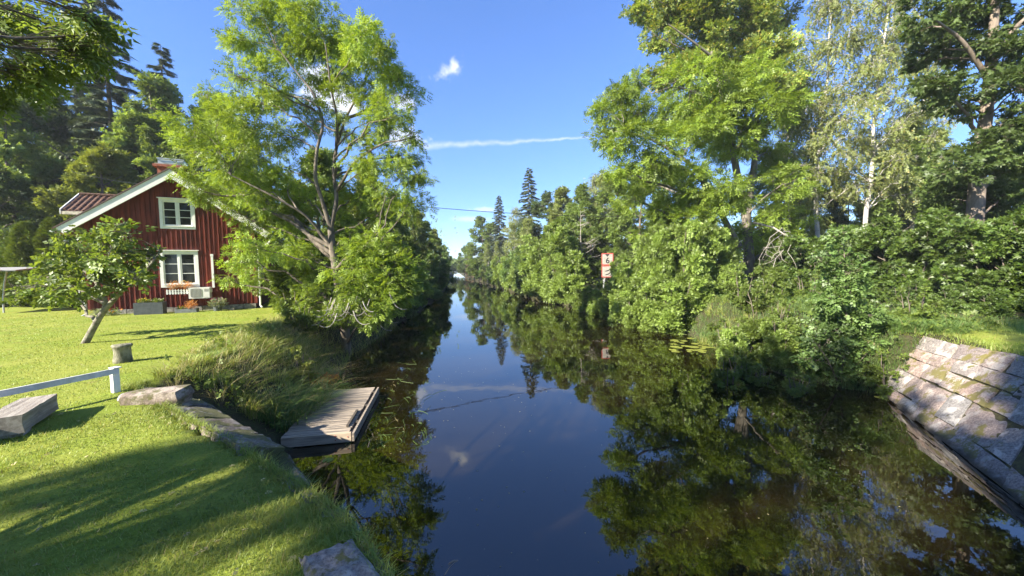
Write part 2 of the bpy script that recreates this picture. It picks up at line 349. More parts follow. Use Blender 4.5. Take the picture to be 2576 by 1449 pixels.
def tube(P, rad, sides=6):
    n = len(P); rad = np.broadcast_to(np.asarray(rad, float), (n,))
    T = np.gradient(P, axis=0) if n > 2 else np.repeat((P[1:]-P[:1]), n, 0)
    T = T/(np.linalg.norm(T, axis=1, keepdims=True)+1e-9)
    ref = np.array([0.31, 0.17, 0.93]) if abs(T[:, 2].mean()) < 0.8 else np.array([0.93, 0.2, 0.1])
    X = np.cross(T, ref); X /= (np.linalg.norm(X, axis=1, keepdims=True)+1e-9); Y = np.cross(T, X)
    a = np.arange(sides)*2*math.pi/sides
    V = P[:, None, :] + rad[:, None, None]*(np.cos(a)[None, :, None]*X[:, None, :] + np.sin(a)[None, :, None]*Y[:, None, :])
    i = np.arange(n-1)[:, None]*sides; j = np.arange(sides)[None, :]; j2 = (j+1) % sides
    F = np.stack([i+j, i+j2, i+sides+j2, i+sides+j], -1).reshape(-1, 4)
    return V.reshape(-1, 3), F
def tubes(lst):
    V = []; F = []; k = 0
    for P, r, s in lst:
        v, f = tube(np.asarray(P, float), r, s); V.append(v); F.append(f+k); k += len(v)
    return np.vstack(V), np.vstack(F)
def bez(a, c, d, n=7):
    t = np.linspace(0, 1, n)[:, None]; return (1-t)**2*a + 2*t*(1-t)*c + t*t*d
def unit(v): return v/(np.linalg.norm(v, axis=-1, keepdims=True)+1e-9)

# ------------------------------------------------------------------ terrain, banks, water
LEp = [(-14, 1.0), (0, .45), (2.33, -.44), (3, -.89), (3.56, -1.44), (4.34, -2.3), (5.6, -3.75), (7.2, -5.5), (8.5, -5.5), (10, -5.5), (12.4, -6.1), (16, -6.0), (20, -5.8), (30, -5), (52, -3.4), (137, -2.2), (420, -1.6)]
WLp = [(-14, 1.7), (0, 1.0), (2.33, .05), (4.29, -.8), (4.6, -1.07), (5.5, -1.64), (6.4, -2.34), (6.8, -2.74), (8.3, -3.5), (11.8, -3.9), (15.7, -4.45), (20, -4.1), (30, -3.3), (52, -2), (137, -.9), (420, -.4)]
WRp = [(-14, 4.4), (0, 4.5), (3.7, 7.46), (8.3, 11.2), (9.5, 10.4), (11.4, 10.4), (13.8, 11.2), (18.7, 12.1), (21.3, 10.9), (32, 10.1), (39, 9.1), (72, 8.0), (133, 5.3), (420, 3)]
REp = [(-14, 6.3), (0, 7.3), (5.6, 11.1), (7.75, 12.5), (9.5, 12.3), (13.8, 13.2), (18.7, 13.4), (21.3, 11.6), (32, 10.7), (39, 9.7), (72, 8.6), (133, 5.9), (420, 4.3)]
def pl(p, y): a = np.array(p); return np.interp(y, a[:, 0], a[:, 1])
def sst(t): t = np.clip(t, 0, 1); return t*t*(3-2*t)
def hnoise(x, y):
    return 0.5*np.sin(x*0.9+1.3*np.sin(y*0.7))*np.sin(y*1.1+0.6*x) + 0.3*np.sin(2.3*x+1.7*y+1.0)*np.sin(2.9*y-1.1*x)
def height(x, y):
    x = np.asarray(x, float); y = np.asarray(y, float)
    le, wl, wr, re = pl(LEp, y), pl(WLp, y), pl(WRp, y), pl(REp, y)
    tl = (x-le)/(wl-le); tr_ = (re-x)/(re-wr)
    q = lambda t: np.where(t < 1, WZ*(0.55*t+0.45*sst(t)), WZ-1.6*sst((t-1)/1.2))
    zl = np.where(tl < 0, 0, q(np.maximum(tl, 0))); zr = np.where(tr_ < 0, 0, q(np.maximum(tr_, 0)))
    z = np.where(x < (wl+wr)/2, zl, zr)
    z = z - np.where((x < (wl+wr)/2) & (tl > 0), .34*sst(tl/.06)*sst((7.9-y)/.8), 0) - np.where((x > (wl+wr)/2) & (tr_ > 0), .38*sst(tr_/.06)*sst((8.9-y)/.7), 0)
    near = sst((y-1)/5)
    z = z + hnoise(x*0.8, y*0.8)*0.03*near*np.where(z > -0.05, 1, 1.6)
    z = z + np.where(tl < -1.0, sst((-tl-1)/8)*0.12, 0)*sst((y-12)/10)
    hump = 0.22*np.exp(-(((x-14.6)/1.7)**2+((y-14.0)/2.6)**2))
    z = z + np.where(x > wr, hump*sst((x-wr)/1.5), 0)
    return z
def steps(segs):
    out = []
    for a, b_, s in segs: out += list(np.arange(a, b_, s))
    return np.array(out+[segs[-1][1]])
gx = steps([(-420, -60, 40), (-60, -20, 4), (-20, -9, .5), (-9, 15, .2), (15, 32, .6), (32, 60, 4), (60, 420, 40)])
gy = steps([(-60, -14, 8), (-14, 0, .7), (0, 18, .2), (18, 45, .7), (45, 140, 3), (140, 900, 40)])
X, Y = np.meshgrid(gx, gy); Z = height(X, Y); ny, nx = X.shape
idx = np.arange(nx*ny).reshape(ny, nx)
F = np.stack([idx[:-1, :-1], idx[:-1, 1:], idx[1:, 1:], idx[1:, :-1]], -1).reshape(-1, 4)
ground = mk('ground', np.stack([X, Y, Z], -1), F, 'ground', smooth=True)
def lawnmask(x, y):
    le = pl(LEp, y)
    a = sst((le+0.22-x)/0.35)*sst((27-y)/3)*sst((x+45)/10)
    r = sst((x-pl(REp, y)-0.05)/0.4)*sst((11-y)/2)*sst((21-x)/4)*0.85
    return np.maximum(a, r)
at = ground.data.attributes.new('lawn', 'FLOAT', 'POINT'); at.data.foreach_set('value', lawnmask(X, Y).ravel().astype(np.float32))
tag(ground, kind='structure')
wy = steps([(-40, 0, 10), (0, 60, 4), (60, 700, 40)]); Vw = []
for y in wy: Vw += [(pl(WLp, y)-6, y, WZ), (pl(WRp, y)+6, y, WZ)]
i = np.arange(len(wy)-1)*2
water = mk('canal_water', Vw, np.stack([i, i+1, i+3, i+2], 1), 'water'); tag(water, kind='structure')

# ------------------------------------------------------------------ foliage templates (unit sprays: x across, y along, z up from the spray)
def rh(bx, by, ang, ln, wd, zb=0.0, fold=0.12, droop=0.0):
    d = np.array([math.sin(ang), math.cos(ang), 0]); p = np.array([d[1], -d[0], 0]); o = np.array([bx, by, zb])
    up = np.array([0, 0, 1.0])
    return [o, o+d*ln*.45+p*wd*.5+up*(fold*ln-droop*ln*.3), o+d*ln-up*droop*ln, o+d*ln*.45-p*wd*.5+up*(fold*ln-droop*ln*.3)]
def tri(bx, by, ang, ln, wd, zb=0.0, fold=0.12, droop=0.0):
    d = np.array([math.sin(ang), math.cos(ang), 0]); p = np.array([d[1], -d[0], 0]); o = np.array([bx, by, zb]); up = np.array([0, 0, 1.0])
    return [o+d*ln*.08+p*wd*.5, o+d*ln-up*droop*ln, o+d*ln*.22-p*wd*.5+up*fold*ln*.6]
def tmpl(polys):
    V = np.array([p for q in polys for p in q]); m = len(polys[0]); k = np.arange(len(polys))[:, None]*m
    return V, (k+[0, 1, 2] if m == 3 else np.concatenate([k+[0, 1, 2], k+[0, 2, 3]])), None
def T_ash(r):
    q = []
    for y in (.22, .46, .70):
        z = -0.28*y*y
        for s in (-1, 1): q.append(tri(0.02*s, y, s*R(62+r.uniform(-12, 12)), .40*r.uniform(.85, 1.1), .19, z, .05, .15))
    q.append(tri(0, .80, 0, .38, .15, -.2, .05, .2)); return tmpl(q)
def T_broad(r):
    q = []
    for k, y in enumerate((.05, .25, .45, .6, .7)):
        q.append(tri(0, y, R((-1)**k*r.uniform(25, 75) if k < 4 else r.uniform(-15, 15)), .46*r.uniform(.8, 1.15), .36, r.uniform(-.12, .12), r.uniform(-.1, .2), r.uniform(-.2, .4)))
    return tmpl(q)
def T_hang(r):
    q = []
    for k, y in enumerate((.05, .2, .36, .52, .68, .8)):
        q.append(tri(0, y, R((-1)**k*r.uniform(20, 60)), .26*r.uniform(.8, 1.1), .20, r.uniform(-.08, .08), r.uniform(-.1, .2), r.uniform(-.2, .3)))
    return tmpl(q)
def T_needle(r):
    q = [tri(0, 0, 0, 1.0, .13, 0, .02, .1)]
    for y in (.12, .32, .52, .70):
        for s in (-1, 1): q.append(tri(0, y, s*R(52+r.uniform(-8, 8)), .46*(1.1-y*.7), .10, 0, .02, .2))
    return tmpl(q)
def T_maple(r):
    q = []
    for a in (-100, -50, 0, 50, 100): q.append(tri(0, .30, R(a+r.uniform(-8, 8)), .62-abs(a)*.0022, .30, 0, .03, .18))
    return tmpl(q)
def T_fan(r):
    q = []
    for a in (-45, -22, 0, 22, 45): q.append(tri(0, 0.05, R(a+r.uniform(-8, 8)), 1-abs(a)*.008, .17, 0, .03, .1))
    return tmpl(q)
def T_leaf(r):
    q = []
    for k, y in enumerate((.05, .25, .45, .6, .7)):
        q.append(rh(0, y, R((-1)**k*r.uniform(25, 75) if k < 4 else r.uniform(-15, 15)), .46*r.uniform(.8, 1.15), .36, r.uniform(-.12, .12), r.uniform(-.1, .2), r.uniform(-.2, .4)))
    return tmpl(q)
TM = {'ash': T_ash, 'leaf': T_leaf, 'broad': T_broad, 'hang': T_hang, 'needle': T_needle, 'maple': T_maple, 'fan': T_fan}
_r = np.random.default_rng(5)
TM = {k: [f(_r) for _ in range(4)] for k, f in TM.items()}
def leaf_mesh(name, pos, dirv, nrm, scale, tone, kind, mat, parent, rng):
    dirv = unit(dirv); side = unit(np.cross(dirv, nrm)); nrm = np.cross(side, dirv)
    Vs = []; Fs = []; Ts = []; k = 0
    grp = rng.integers(0, 4, len(pos))
    for g in range(4):
        m = grp == g; n = int(m.sum())
        if not n: continue
        V, F_, _ = TM[kind][g]
        w = pos[m][:, None]+scale[m][:, None, None]*(V[None, :, 0:1]*side[m][:, None]+V[None, :, 1:2]*dirv[m][:, None]+V[None, :, 2:3]*nrm[m][:, None])
        Vs.append(w.reshape(-1, 3)); Fs.append((F_[None]+(np.arange(n)*len(V))[:, None, None]).reshape(-1, 3)+k); Ts.append(np.repeat(tone[m], len(V))); k += n*len(V)
    return mk(name, np.vstack(Vs), np.vstack(Fs), mat, parent, tone=np.concatenate(Ts))
def ball(rng, n, p=0.45):
    d = unit(rng.normal(size=(n, 3))); return d*(rng.random(n)**p)[:, None]

# ------------------------------------------------------------------ trees
def foliage(clumps, rng, size, lai, droop=0.15, flat=0.65, subr=0.42, larea=0.16, up=0.65, nsub=1.0):
    """clumps: (centre, radius). Returns leaf arrays and the sub-clump centres for the twigs."""
    P = []; Dv = []; Nn = []; S = []; T = []; subs = []
    for ci, (c, r) in enumerate(clumps):
        c = np.asarray(c, float); ns = max(4, int(13*nsub*rng.uniform(.8, 1.2)))
        sc_ = c+ball(rng, ns, .5)*r*np.array([1, 1, .85]); rs = r*subr*rng.uniform(.7, 1.25, ns)
        ctone = rng.normal()*0.55
        for q, ra in zip(sc_, rs):
            n = max(3, int(lai*math.pi*ra*ra/(larea*size*size)))
            o = ball(rng, n, .6)*ra*np.array([1, 1, flat])
            P.append(q+o); Dv.append(o/ra*0.9+unit(q-c)*0.4+rng.normal(size=(n, 3))*.35+[0, 0, -droop])
            Nn.append(rng.normal(size=(n, 3))*.55+[0, 0, up]); S.append(size*rng.uniform(.7, 1.25, n)); T.append(np.clip(np.full(n, ctone+rng.normal()*.6), -1.6, 1.6))
            subs.append((ci, q, ra))
    return [np.concatenate(a) for a in (P, Dv, Nn, S, T)], subs
def limbs(clumps, subs, trunks, rng, rl=0.03, twigs=5, sag=0.1, leafpos=None):
    out = []
    tp = np.vstack([np.asarray(p, float) for p, r in trunks]); trr = np.concatenate([np.broadcast_to(np.asarray(r, float), (len(p),)) for p, r in trunks])
    lim = {}
    for ci, (c, r) in enumerate(clumps):
        c = np.asarray(c, float); d = np.linalg.norm(tp-c, axis=1); hd = np.linalg.norm((tp-c)[:, :2], axis=1)
        cost = d+2.0*np.maximum(0, tp[:, 2]-(c[2]-.45*hd))
        k = int(np.argmin(cost)); a = tp[k]; L = np.linalg.norm(c-a)
        mid = (a+c)/2+np.array([0, 0, .12*L])+rng.normal(size=3)*.06*L
        path = bez(a, mid, c, 8)+np.vstack([np.zeros(3), rng.normal(size=(6, 3))*.02*L, np.zeros(3)])
        r0 = min(trr[k]*.75, rl*(.5+L*.55)+.01); lim[ci] = path
        out.append((path, np.linspace(r0, r0*.3, 8), 6))
    for ci, q, ra in subs:
        path = lim[ci]; d = np.linalg.norm(path-q, axis=1); a = path[min(len(path)-2, max(2, int(np.argmin(d))-1))]; L = np.linalg.norm(q-a)
        mid = (a+q)/2+np.array([0, 0, (.1-sag)*L])+rng.normal(size=3)*.08*L
        out.append((bez(a, mid, q, 5), np.linspace(rl*.32*(.5+.3*L), .006, 5), 4))
        for _ in range(twigs):
            e = q+ball(rng, 1, .3)[0]*ra*np.array([1, 1, .7]); out.append((bez(q+(a-q)*rng.uniform(0, .4), (q+e)/2+[0, 0, .1*ra], e, 4), np.linspace(.009, .004, 4), 3))
    return out
def build_tree(root, trunks, clumps, rng, kind, lmat, bmat, size, lai, leaf_kw=None, rl=0.03, twigs=4, extra=()):
    arr, subs = foliage(clumps, rng, size, lai, **(leaf_kw or {}))
    tl = [(np.asarray(p, float), r, 10) for p, r in trunks]
    V, F_ = tubes(tl+limbs(clumps, subs, trunks, rng, rl, twigs)+list(extra))
    mk('trunk', V, F_, bmat, root, smooth=True)
    leaf_mesh('crown', *arr, kind, lmat, root, rng)
    return root
def wob(base, top, rng, n=9, k=.02, r0=.2, r1=.03, flare=1.35):
    base = np.asarray(base, float); top = np.asarray(top, float); t = np.linspace(0, 1, n)[:, None]; L = np.linalg.norm(top-base)
    w = np.cumsum(rng.normal(size=(n, 3))*k*L/np.sqrt(n), 0); w -= w[0]; w *= [1, 1, 0]
    rad = r0+(r1-r0)*t[:, 0]; rad[0] *= flare; return base+(top-base)*t+w, rad
# generic trees of height 1*h at the origin; copies of them share the meshes
def gen_decid(h, w, seed, kind='broad', lmat='decid', bmat='bark', size=.29, lai=1.4, lo=.18, ncl=26, leaf_kw=None, peak=1.6, r0=None):
    def f(root):
        rng = np.random.default_rng(seed); tr = [wob((0, 0, -.3), (rng.normal()*.05*h, rng.normal()*.05*h, h*.93), rng, 10, .025, r0 or h*.018, .03)]
        cl = []
        for i in range(ncl):
            t = (i+rng.random())/ncl; z = h*(lo+(1-lo)*t); env = w*.5*(1-max(0, (t-.35)/.65)**peak)*(0.55+.45*min(1, t/.25)); a = i*2.4+rng.normal()*.4
            cr = h*.075*rng.uniform(.75, 1.3)*(1.15-.45*t); rr = max(0, env-cr*.6)*rng.uniform(.55, 1.0)
            cl.append(((rr*math.cos(a), rr*math.sin(a), min(z, h-cr*.8)), cr))
        build_tree(root, tr, cl, rng, kind, lmat, bmat, size, lai, leaf_kw, rl=.022, twigs=2)
    return f
def gen_bush(h, w, seed, lmat='alder', size=.185, lai=1.3, ncl=30, bmat='bark', kind='broad', stems=6):
    def f(root):
        rng = np.random.default_rng(seed); tr = []; cl = []
        for i in range(stems):
            a = i*2*math.pi/stems+rng.normal()*.3; sp = w*.33*rng.uniform(.2, 1)
            tr.append(wob((.12*w*math.cos(a)*.5, .12*w*math.sin(a)*.5, -.3), (sp*math.cos(a), sp*math.sin(a), h*rng.uniform(.65, .95)), rng, 8, .04, .045, .012))
        for i in range(ncl):
            pa = tr[i % stems][0]; t = (i//stems+rng.random())/math.ceil(ncl/stems); q = pa[0]+(pa[-1]-pa[0])*t; k = t*7; q = pa[min(int(k), 6)]*(1-(k-min(int(k), 6)))+pa[min(int(k), 6)+1]*(k-min(int(k), 6))
            a = rng.random()*6.28; lat = w*.20*(1.15-.75*t)*rng.uniform(.3, 1.2); out = unit(np.array([q[0], q[1], 0])+1e-6)*w*.10*(1-t*.5)
            cr = h*.105*rng.uniform(.7, 1.25)*(1.2-.65*t); cl.append((np.array([q[0]+lat*math.cos(a), q[1]+lat*math.sin(a), max(cr*.5, q[2]+.3)])+out, cr))
        build_tree(root, tr, cl, rng, kind, lmat, bmat, size, lai, dict(flat=.85, droop=.05, up=.6, subr=.6), rl=.016, twigs=2)
    return f
def gen_birch(h, w, seed, size=.36, lai=.45, lo=.3, ncl=34, lean=0.0, bmat='bark_birch', lmat='birch'):
    def f(root):
        rng = np.random.default_rng(seed); tr = [wob((0, 0, -.3), (lean, rng.normal()*.3, h*.97), rng, 12, .018, h*.0085, .02)]; path = tr[0][0]; cl = []
        for i in range(ncl):
            t = (i+rng.random())/ncl; z = h*(lo+(1-lo)*t*.97); c = np.array([np.interp(z, path[:, 2], path[:, 0]), np.interp(z, path[:, 2], path[:, 1]), z]); a = i*2.4+rng.normal()*.5
            rr = w*.5*(1-t**2.2)*rng.uniform(.35, 1.0)*(.6+.4*min(1, t/.2)); cr = h*.05*rng.uniform(.7, 1.3)
            cl.append((c+[rr*math.cos(a), rr*math.sin(a), -.15*rr], cr))
        build_tree(root, tr, cl, rng, 'hang', lmat, bmat, size, lai, dict(flat=1.25, droop=1.1, up=.1, subr=.5, larea=.12), rl=.012, twigs=3)
    return f
def gen_spruce(h, w, seed, lmat='spruce', lo=.06, nb=150, dens=1.8, bare=0.0, size=.66):
    def f(root):
        rng = np.random.default_rng(seed); tr = [wob((0, 0, -.3), (0, 0, h), rng, 10, .004, h*.014, .012)]; br = []; P = []; Dv = []; Nn = []; S = []; T = []
        for i in range(nb):
            t = (i+rng.random())/nb; t = t**.85; z = h*(lo+(1-lo)*t); L = w*.5*(1-t)**.8*rng.uniform(.65, 1.15)+.25; a = i*2.4+rng.normal()*.35
            d = np.array([math.cos(a), math.sin(a), 0]); p0 = np.array([0, 0, z])
            pa = bez(p0, p0+d*L*.55+[0, 0, .02*L], p0+d*L+[0, 0, -(.34-.25*t)*L*rng.uniform(.6, 1.3)], 7); br.append((pa, np.linspace(.012+.012*L, .006, 7), 4))
            if rng.random() < bare*(1-t): continue
            n = max(4, int(dens*(10+L*20))); u = rng.random(n)**.7*.93+.07; k = u*6; i0 = np.minimum(k.astype(int), 5); q = pa[i0]+(pa[i0+1]-pa[i0])*(k-i0)[:, None]
            s = np.where(rng.random(n) < .5, -1, 1)[:, None]; side = np.array([-d[1], d[0], 0])
            P.append(q); Dv.append(d*rng.uniform(.3, .9, (n, 1))+side*s*rng.uniform(.2, .9, (n, 1))+np.array([0, 0, -.55])*rng.uniform(.2, 1.5, (n, 1))); Nn.append(rng.normal(size=(n, 3))*.35+[0, 0, 1])
            S.append(size*rng.uniform(.7, 1.2, n)*(1.1-.5*t)); T.append(np.full(n, np.clip(rng.normal()*.7, -1.5, 1.5)))
        V, F_ = tubes([(tr[0][0], tr[0][1], 8)]+br); mk('trunk', V, F_, 'bark', root, smooth=True)
        leaf_mesh('crown', *[np.concatenate(x) for x in (P, Dv, Nn, S, T)], 'needle', lmat, root, rng)
    return f
HGT = dict(decid_a=12, decid_b=12, decid_c=12, olive_a=12, bush_a=4, bush_b=4, bush_c=4, bush_d=4, maple_a=4, maple_b=6, birch_a=14, birch_b=14, birch_c=12, spruce_a=20, spruce_b=20, spruce_dry=16, thuja_a=3, shrub_a=2, shrub_b=2, ash_y=14)
GEN = dict(
    decid_a=gen_decid(12, 7.5, 11), decid_b=gen_decid(12, 6.5, 12, lmat='decid', ncl=30, lo=.1), decid_c=gen_decid(12, 8, 13, lmat='oak', lo=.12, ncl=30),
    olive_a=gen_decid(12, 6.0, 14, lmat='olive', lo=.12, ncl=30), ash_y=gen_decid(14, 8, 15, kind='ash', lmat='ash2', bmat='bark_pale', size=.42, lai=1.1, lo=.3),
    bush_a=gen_bush(4, 3.6, 21), bush_b=gen_bush(4, 3.2, 22), bush_c=gen_bush(4, 4.0, 23, lmat='alder_dark'), bush_d=gen_bush(4, 3.4, 24, lmat='shrub'),
    maple_a=gen_bush(4, 4.2, 25, lmat='maple', kind='maple', size=.23, lai=1.35, stems=4, ncl=24), maple_b=gen_decid(6, 4.4, 26, kind='maple', lmat='maple', size=.26, lai=1.5, lo=.2, ncl=22),
    birch_a=gen_birch(14, 5, 31), birch_b=gen_birch(14, 4.4, 32, lean=1.2), birch_c=gen_birch(12, 4.0, 33, lai=.95, lo=.12, lmat='olive'),
    spruce_a=gen_spruce(20, 6.5, 41), spruce_b=gen_spruce(20, 5.0, 42, nb=120, bare=.12), spruce_dry=gen_spruce(16, 4.5, 43, lmat='spruce_brown', nb=80, dens=.6),
    thuja_a=None, shrub_a=gen_bush(2, 2.4, 51, lmat='shrub', size=.15, ncl=18, stems=5), shrub_b=gen_bush(2, 2.6, 52, lmat='shrub', size=.15, ncl=18, kind='maple', stems=5))
def gen_thuja(root):
    rng = np.random.default_rng(61); h, w = 3.0, 1.6; P = []; n = 9000
    t = rng.random(n)**1.15; a = rng.random(n)*2*math.pi; lob = 1+.16*np.sin(a*5+t*9)+.1*np.sin(a*3-t*17)
    r = w*.5*(1-t)**.62*np.minimum(1, .6+t*3)*lob*rng.uniform(.62, 1.02, n)
    pos = np.stack([r*np.cos(a), r*np.sin(a), .08+t*h*.97], 1); d = np.stack([np.cos(a)*.8, np.sin(a)*.8, .75*np.ones(n)], 1)+rng.normal(size=(n, 3))*.3
    leaf_mesh('crown', pos, d, rng.normal(size=(n, 3))+[0, 0, .3], .12*rng.uniform(.7, 1.2, n), rng.normal(size=n)*.5, 'fan', 'thuja', root, rng)
    V, F_ = tubes([(np.array([(0, 0, -.1), (0, .02, 1.4), (0, 0, 2.6)]), np.array([.07, .05, .01]), 6)]); mk('trunk', V, F_, 'bark', root)
GEN['thuja_a'] = gen_thuja
_first = {}
def plant(key, name, x, y, h, label, cat='tree', group=None, ws=1.0, rz=None, zb=None, lmat=None):
    """a tree as its own object: the first of a kind builds the meshes, the rest share them"""
    zb = float(height(x, y)) if zb is None else zb
    rz = random.uniform(0, 6.28) if rz is None else rz
    root = empty(name, (x, y, max(zb, WZ-.2)), rz, label, cat, group)
    s = h/HGT[key]; root.scale = (s*ws, s*ws, s)
    if key not in _first: GEN[key](root); _first[key] = list(root.children)
    else:
        for ch in _first[key]: link_copy(ch, root)
    if lmat:
        for ch in root.children:
            if ch.name.startswith('crown'):
                ch.material_slots[0].link = 'OBJECT'; ch.material_slots[0].material = M[lmat]
    return root
def plant_px(key, name, px, dep, top, label, cat='tree', **k):
    """px, dep: where the stem stands; top: how high the crown reaches in the picture"""
    p = D(px, 680, dep); zb = max(float(height(p[0], p[1])), WZ-.1)
    t = D(px, top, dep*math.cos(0)); return plant(key, name, p[0], p[1], float(t[2]-zb), label, cat=cat, zb=zb, **k)

# ------------------------------------------------------------------ stones
def stone_block(c4, b4, rng, n=6, rough=.02, r=.12):
    """rounded stone between a top quad c4 and a bottom quad b4 (same order), gridded top with uneven surface"""
    c4 = np.asarray(c4, float); b4 = np.asarray(b4, float)
    nrm = unit(np.cross(c4[1]-c4[0], c4[3]-c4[0])); 
    u = np.linspace(0, 1, n+1); U_, V_ = np.meshgrid(u, u)
    def bil(q, a, b_): return ((1-a)*(1-b_))[..., None]*q[0]+(a*(1-b_))[..., None]*q[1]+(a*b_)[..., None]*q[2]+((1-a)*b_)[..., None]*q[3]
    T_ = bil(c4, U_, V_); B_ = bil(b4, U_, V_)
    e = np.minimum.reduce([U_, 1-U_, V_, 1-V_]); dep = np.linalg.norm(c4-b4, axis=1).mean()
    edge = np.clip(1-e/r, 0, 1)**2
    T_ = T_-nrm*(edge*dep*.075)[..., None]+nrm*(rng.normal(size=U_.shape)*rough)[..., None]
    cen = c4.mean(0); T_ = T_+rng.normal(size=T_.shape)*rough*.5
    V = np.vstack([T_.reshape(-1, 3), B_.reshape(-1, 3)]); N = (n+1)**2; I = np.arange(N).reshape(n+1, n+1)
    F_ = [np.stack([I[:-1, :-1], I[:-1, 1:], I[1:, 1:], I[1:, :-1]], -1).reshape(-1, 4)]
    rim = np.concatenate([I[0, :-1], I[:-1, -1], I[-1, :0:-1], I[:0:-1, 0]]); r2 = np.roll(rim, -1)
    F_.append(np.stack([r2, rim, rim+N, r2+N], 1))
    return V, np.vstack(F_)
def boulder(name, c, size, rot, seed, mat, label, cat='rock', rough=.10, parent=None, sub=4, group=None):
    rng = np.random.default_rng(seed); bm = bmesh.new(); bmesh.ops.create_cube(bm, size=1.0); bmesh.ops.subdivide_edges(bm, edges=bm.edges[:], cuts=sub*2-1, use_grid_fill=True)
    V = np.array([v.co[:] for v in bm.verts]); sph = unit(V)*.62; V = V*.62+sph*.38
    ph = rng.random((5, 3))*6.28; fr = rng.normal(size=(5, 3))*3.2
    nz = sum(np.sin(V@fr[i]*1.3+ph[i, 0])/(1+i*.4) for i in range(5)); V = V*(1+rough*nz[:, None]*.4)+rng.normal(size=V.shape)*.008
    V = V*np.asarray(size)
    for v, q in zip(bm.verts, V): v.co = q
    me = bpy.data.meshes.new(name); bm.to_mesh(me); bm.free(); me.polygons.foreach_set('use_smooth', np.ones(len(me.polygons), bool)); me.update(); me.set_sharp_from_angle(angle=R(40)); me.materials.append(M[mat]); o = bpy.data.objects.new(name, me); COL.objects.link(o)
    o.location = [float(x) for x in c]; o.rotation_euler = rot
    if parent: o.parent = parent
    else: tag(o, label, cat, group)
    return o
def revetment(root, bottoms, tops, rows, cols, mat, rng, jog=.12, gap=.010, thick=.22, skip=()):
    """stones laid in courses on a ruled slope between two polylines"""
    bt = np.asarray(bottoms, float); tp = np.asarray(tops, float)
    def at_(poly, s):
        d = np.concatenate([[0], np.cumsum(np.linalg.norm(np.diff(poly, axis=0), axis=1))]); s = np.clip(s, 0, 1)*d[-1]
        return np.array([np.interp(s, d, poly[:, k]) for k in range(3)])
    def S(s, t): return at_(bt, s)*(1-t)+at_(tp, s)*t
    hs = np.linspace(0, 1, rows+1); hs[1:-1] += rng.normal(size=rows-1)*.03
    for i in range(rows):
        nc = cols[i] if hasattr(cols, '__len__') else cols
        cuts = np.linspace(0, 1, nc+1); cuts[1:-1] += rng.uniform(-.28, .28, nc-1)/nc+((i % 2)*.45/nc if i else 0)
        for j in range(nc):
            if (i, j) in skip: continue
            s0, s1 = cuts[j], cuts[j+1]; t0, t1 = hs[i], hs[i+1]; L = np.linalg.norm(at_(bt, 1)-at_(bt, 0)); g = gap/max(L, 1)
            q = [S(s0+g, t0+.003+rng.uniform(0, .004)), S(s1-g, t0+.003+rng.uniform(0, .004)), S(s1-g, t1-.003-rng.uniform(0, .004)), S(s0+g, t1-.003-rng.uniform(0, .004))]
            q = np.array(q); nrm = unit(np.cross(q[1]-q[0], q[3]-q[0]));
            if nrm[2] < 0: q = q[[1, 0, 3, 2]]; nrm = -nrm
            q = q+nrm*rng.normal()*.020+rng.normal(size=(4, 3))*.016+(q[1]-q[0])*rng.normal(size=(4, 1))*.035
            V, F_ = stone_block(q, q-nrm*thick, rng, 6, .007, .12)
            mk('stone', V, F_, mat if isinstance(mat, str) else mat[rng.integers(len(mat))], root, smooth='angle')

# right-hand pitched stone slope
rv = np.random.default_rng(101)
root = tag(bpy.data.objects.new('stone_slope', None), 'sloping bank of pink granite blocks in courses, mossy, at the right water edge', 'stone slope'); COL.objects.link(root)
Bb = np.array([(11.35, 8.5, WZ-.25), (7.4, 3.62, WZ-.25), (5.2, .9, WZ-.25)]); Tt = np.array([(12.48, 8.1, -.06), (11.02, 5.5, .08), (8.75, 2.0, .10)])
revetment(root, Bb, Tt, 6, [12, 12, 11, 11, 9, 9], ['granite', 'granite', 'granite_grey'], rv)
rows_ = [Bb, Tt]; n_ = 24; bedV = []
for k in range(n_+1):
    f = k/n_*2; i0 = min(int(f), 1); t = f-i0; b0_, t0_ = Bb[i0]*(1-t)+Bb[i0+1]*t, Tt[i0]*(1-t)+Tt[i0+1]*t
    dn = np.array([.045, -.03, -.05]); bedV += [b0_+dn, t0_+dn]
i_ = np.arange(n_)*2; mk('joint_moss', bedV, np.stack([i_, i_+2, i_+3, i_+1], 1), 'moss', root)
# left-hand slope, in shade under the lawn edge
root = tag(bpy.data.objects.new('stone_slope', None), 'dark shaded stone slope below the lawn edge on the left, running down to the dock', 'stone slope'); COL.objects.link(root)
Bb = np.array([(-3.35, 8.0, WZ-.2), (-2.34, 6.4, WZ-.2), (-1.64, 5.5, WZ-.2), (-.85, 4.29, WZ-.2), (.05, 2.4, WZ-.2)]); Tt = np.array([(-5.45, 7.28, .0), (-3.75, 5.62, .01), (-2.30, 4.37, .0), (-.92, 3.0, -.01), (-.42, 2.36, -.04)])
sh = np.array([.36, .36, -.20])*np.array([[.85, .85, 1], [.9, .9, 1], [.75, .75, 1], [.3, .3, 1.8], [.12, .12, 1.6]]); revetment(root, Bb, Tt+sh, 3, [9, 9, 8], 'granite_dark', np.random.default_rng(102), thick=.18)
revetment(root, (Tt+sh+[.02, .02, .02])[:3], (Tt+[-.05, -.05, .02])[:3], 1, [7], ['granite_dark'], np.random.default_rng(103), thick=.16, gap=.02)
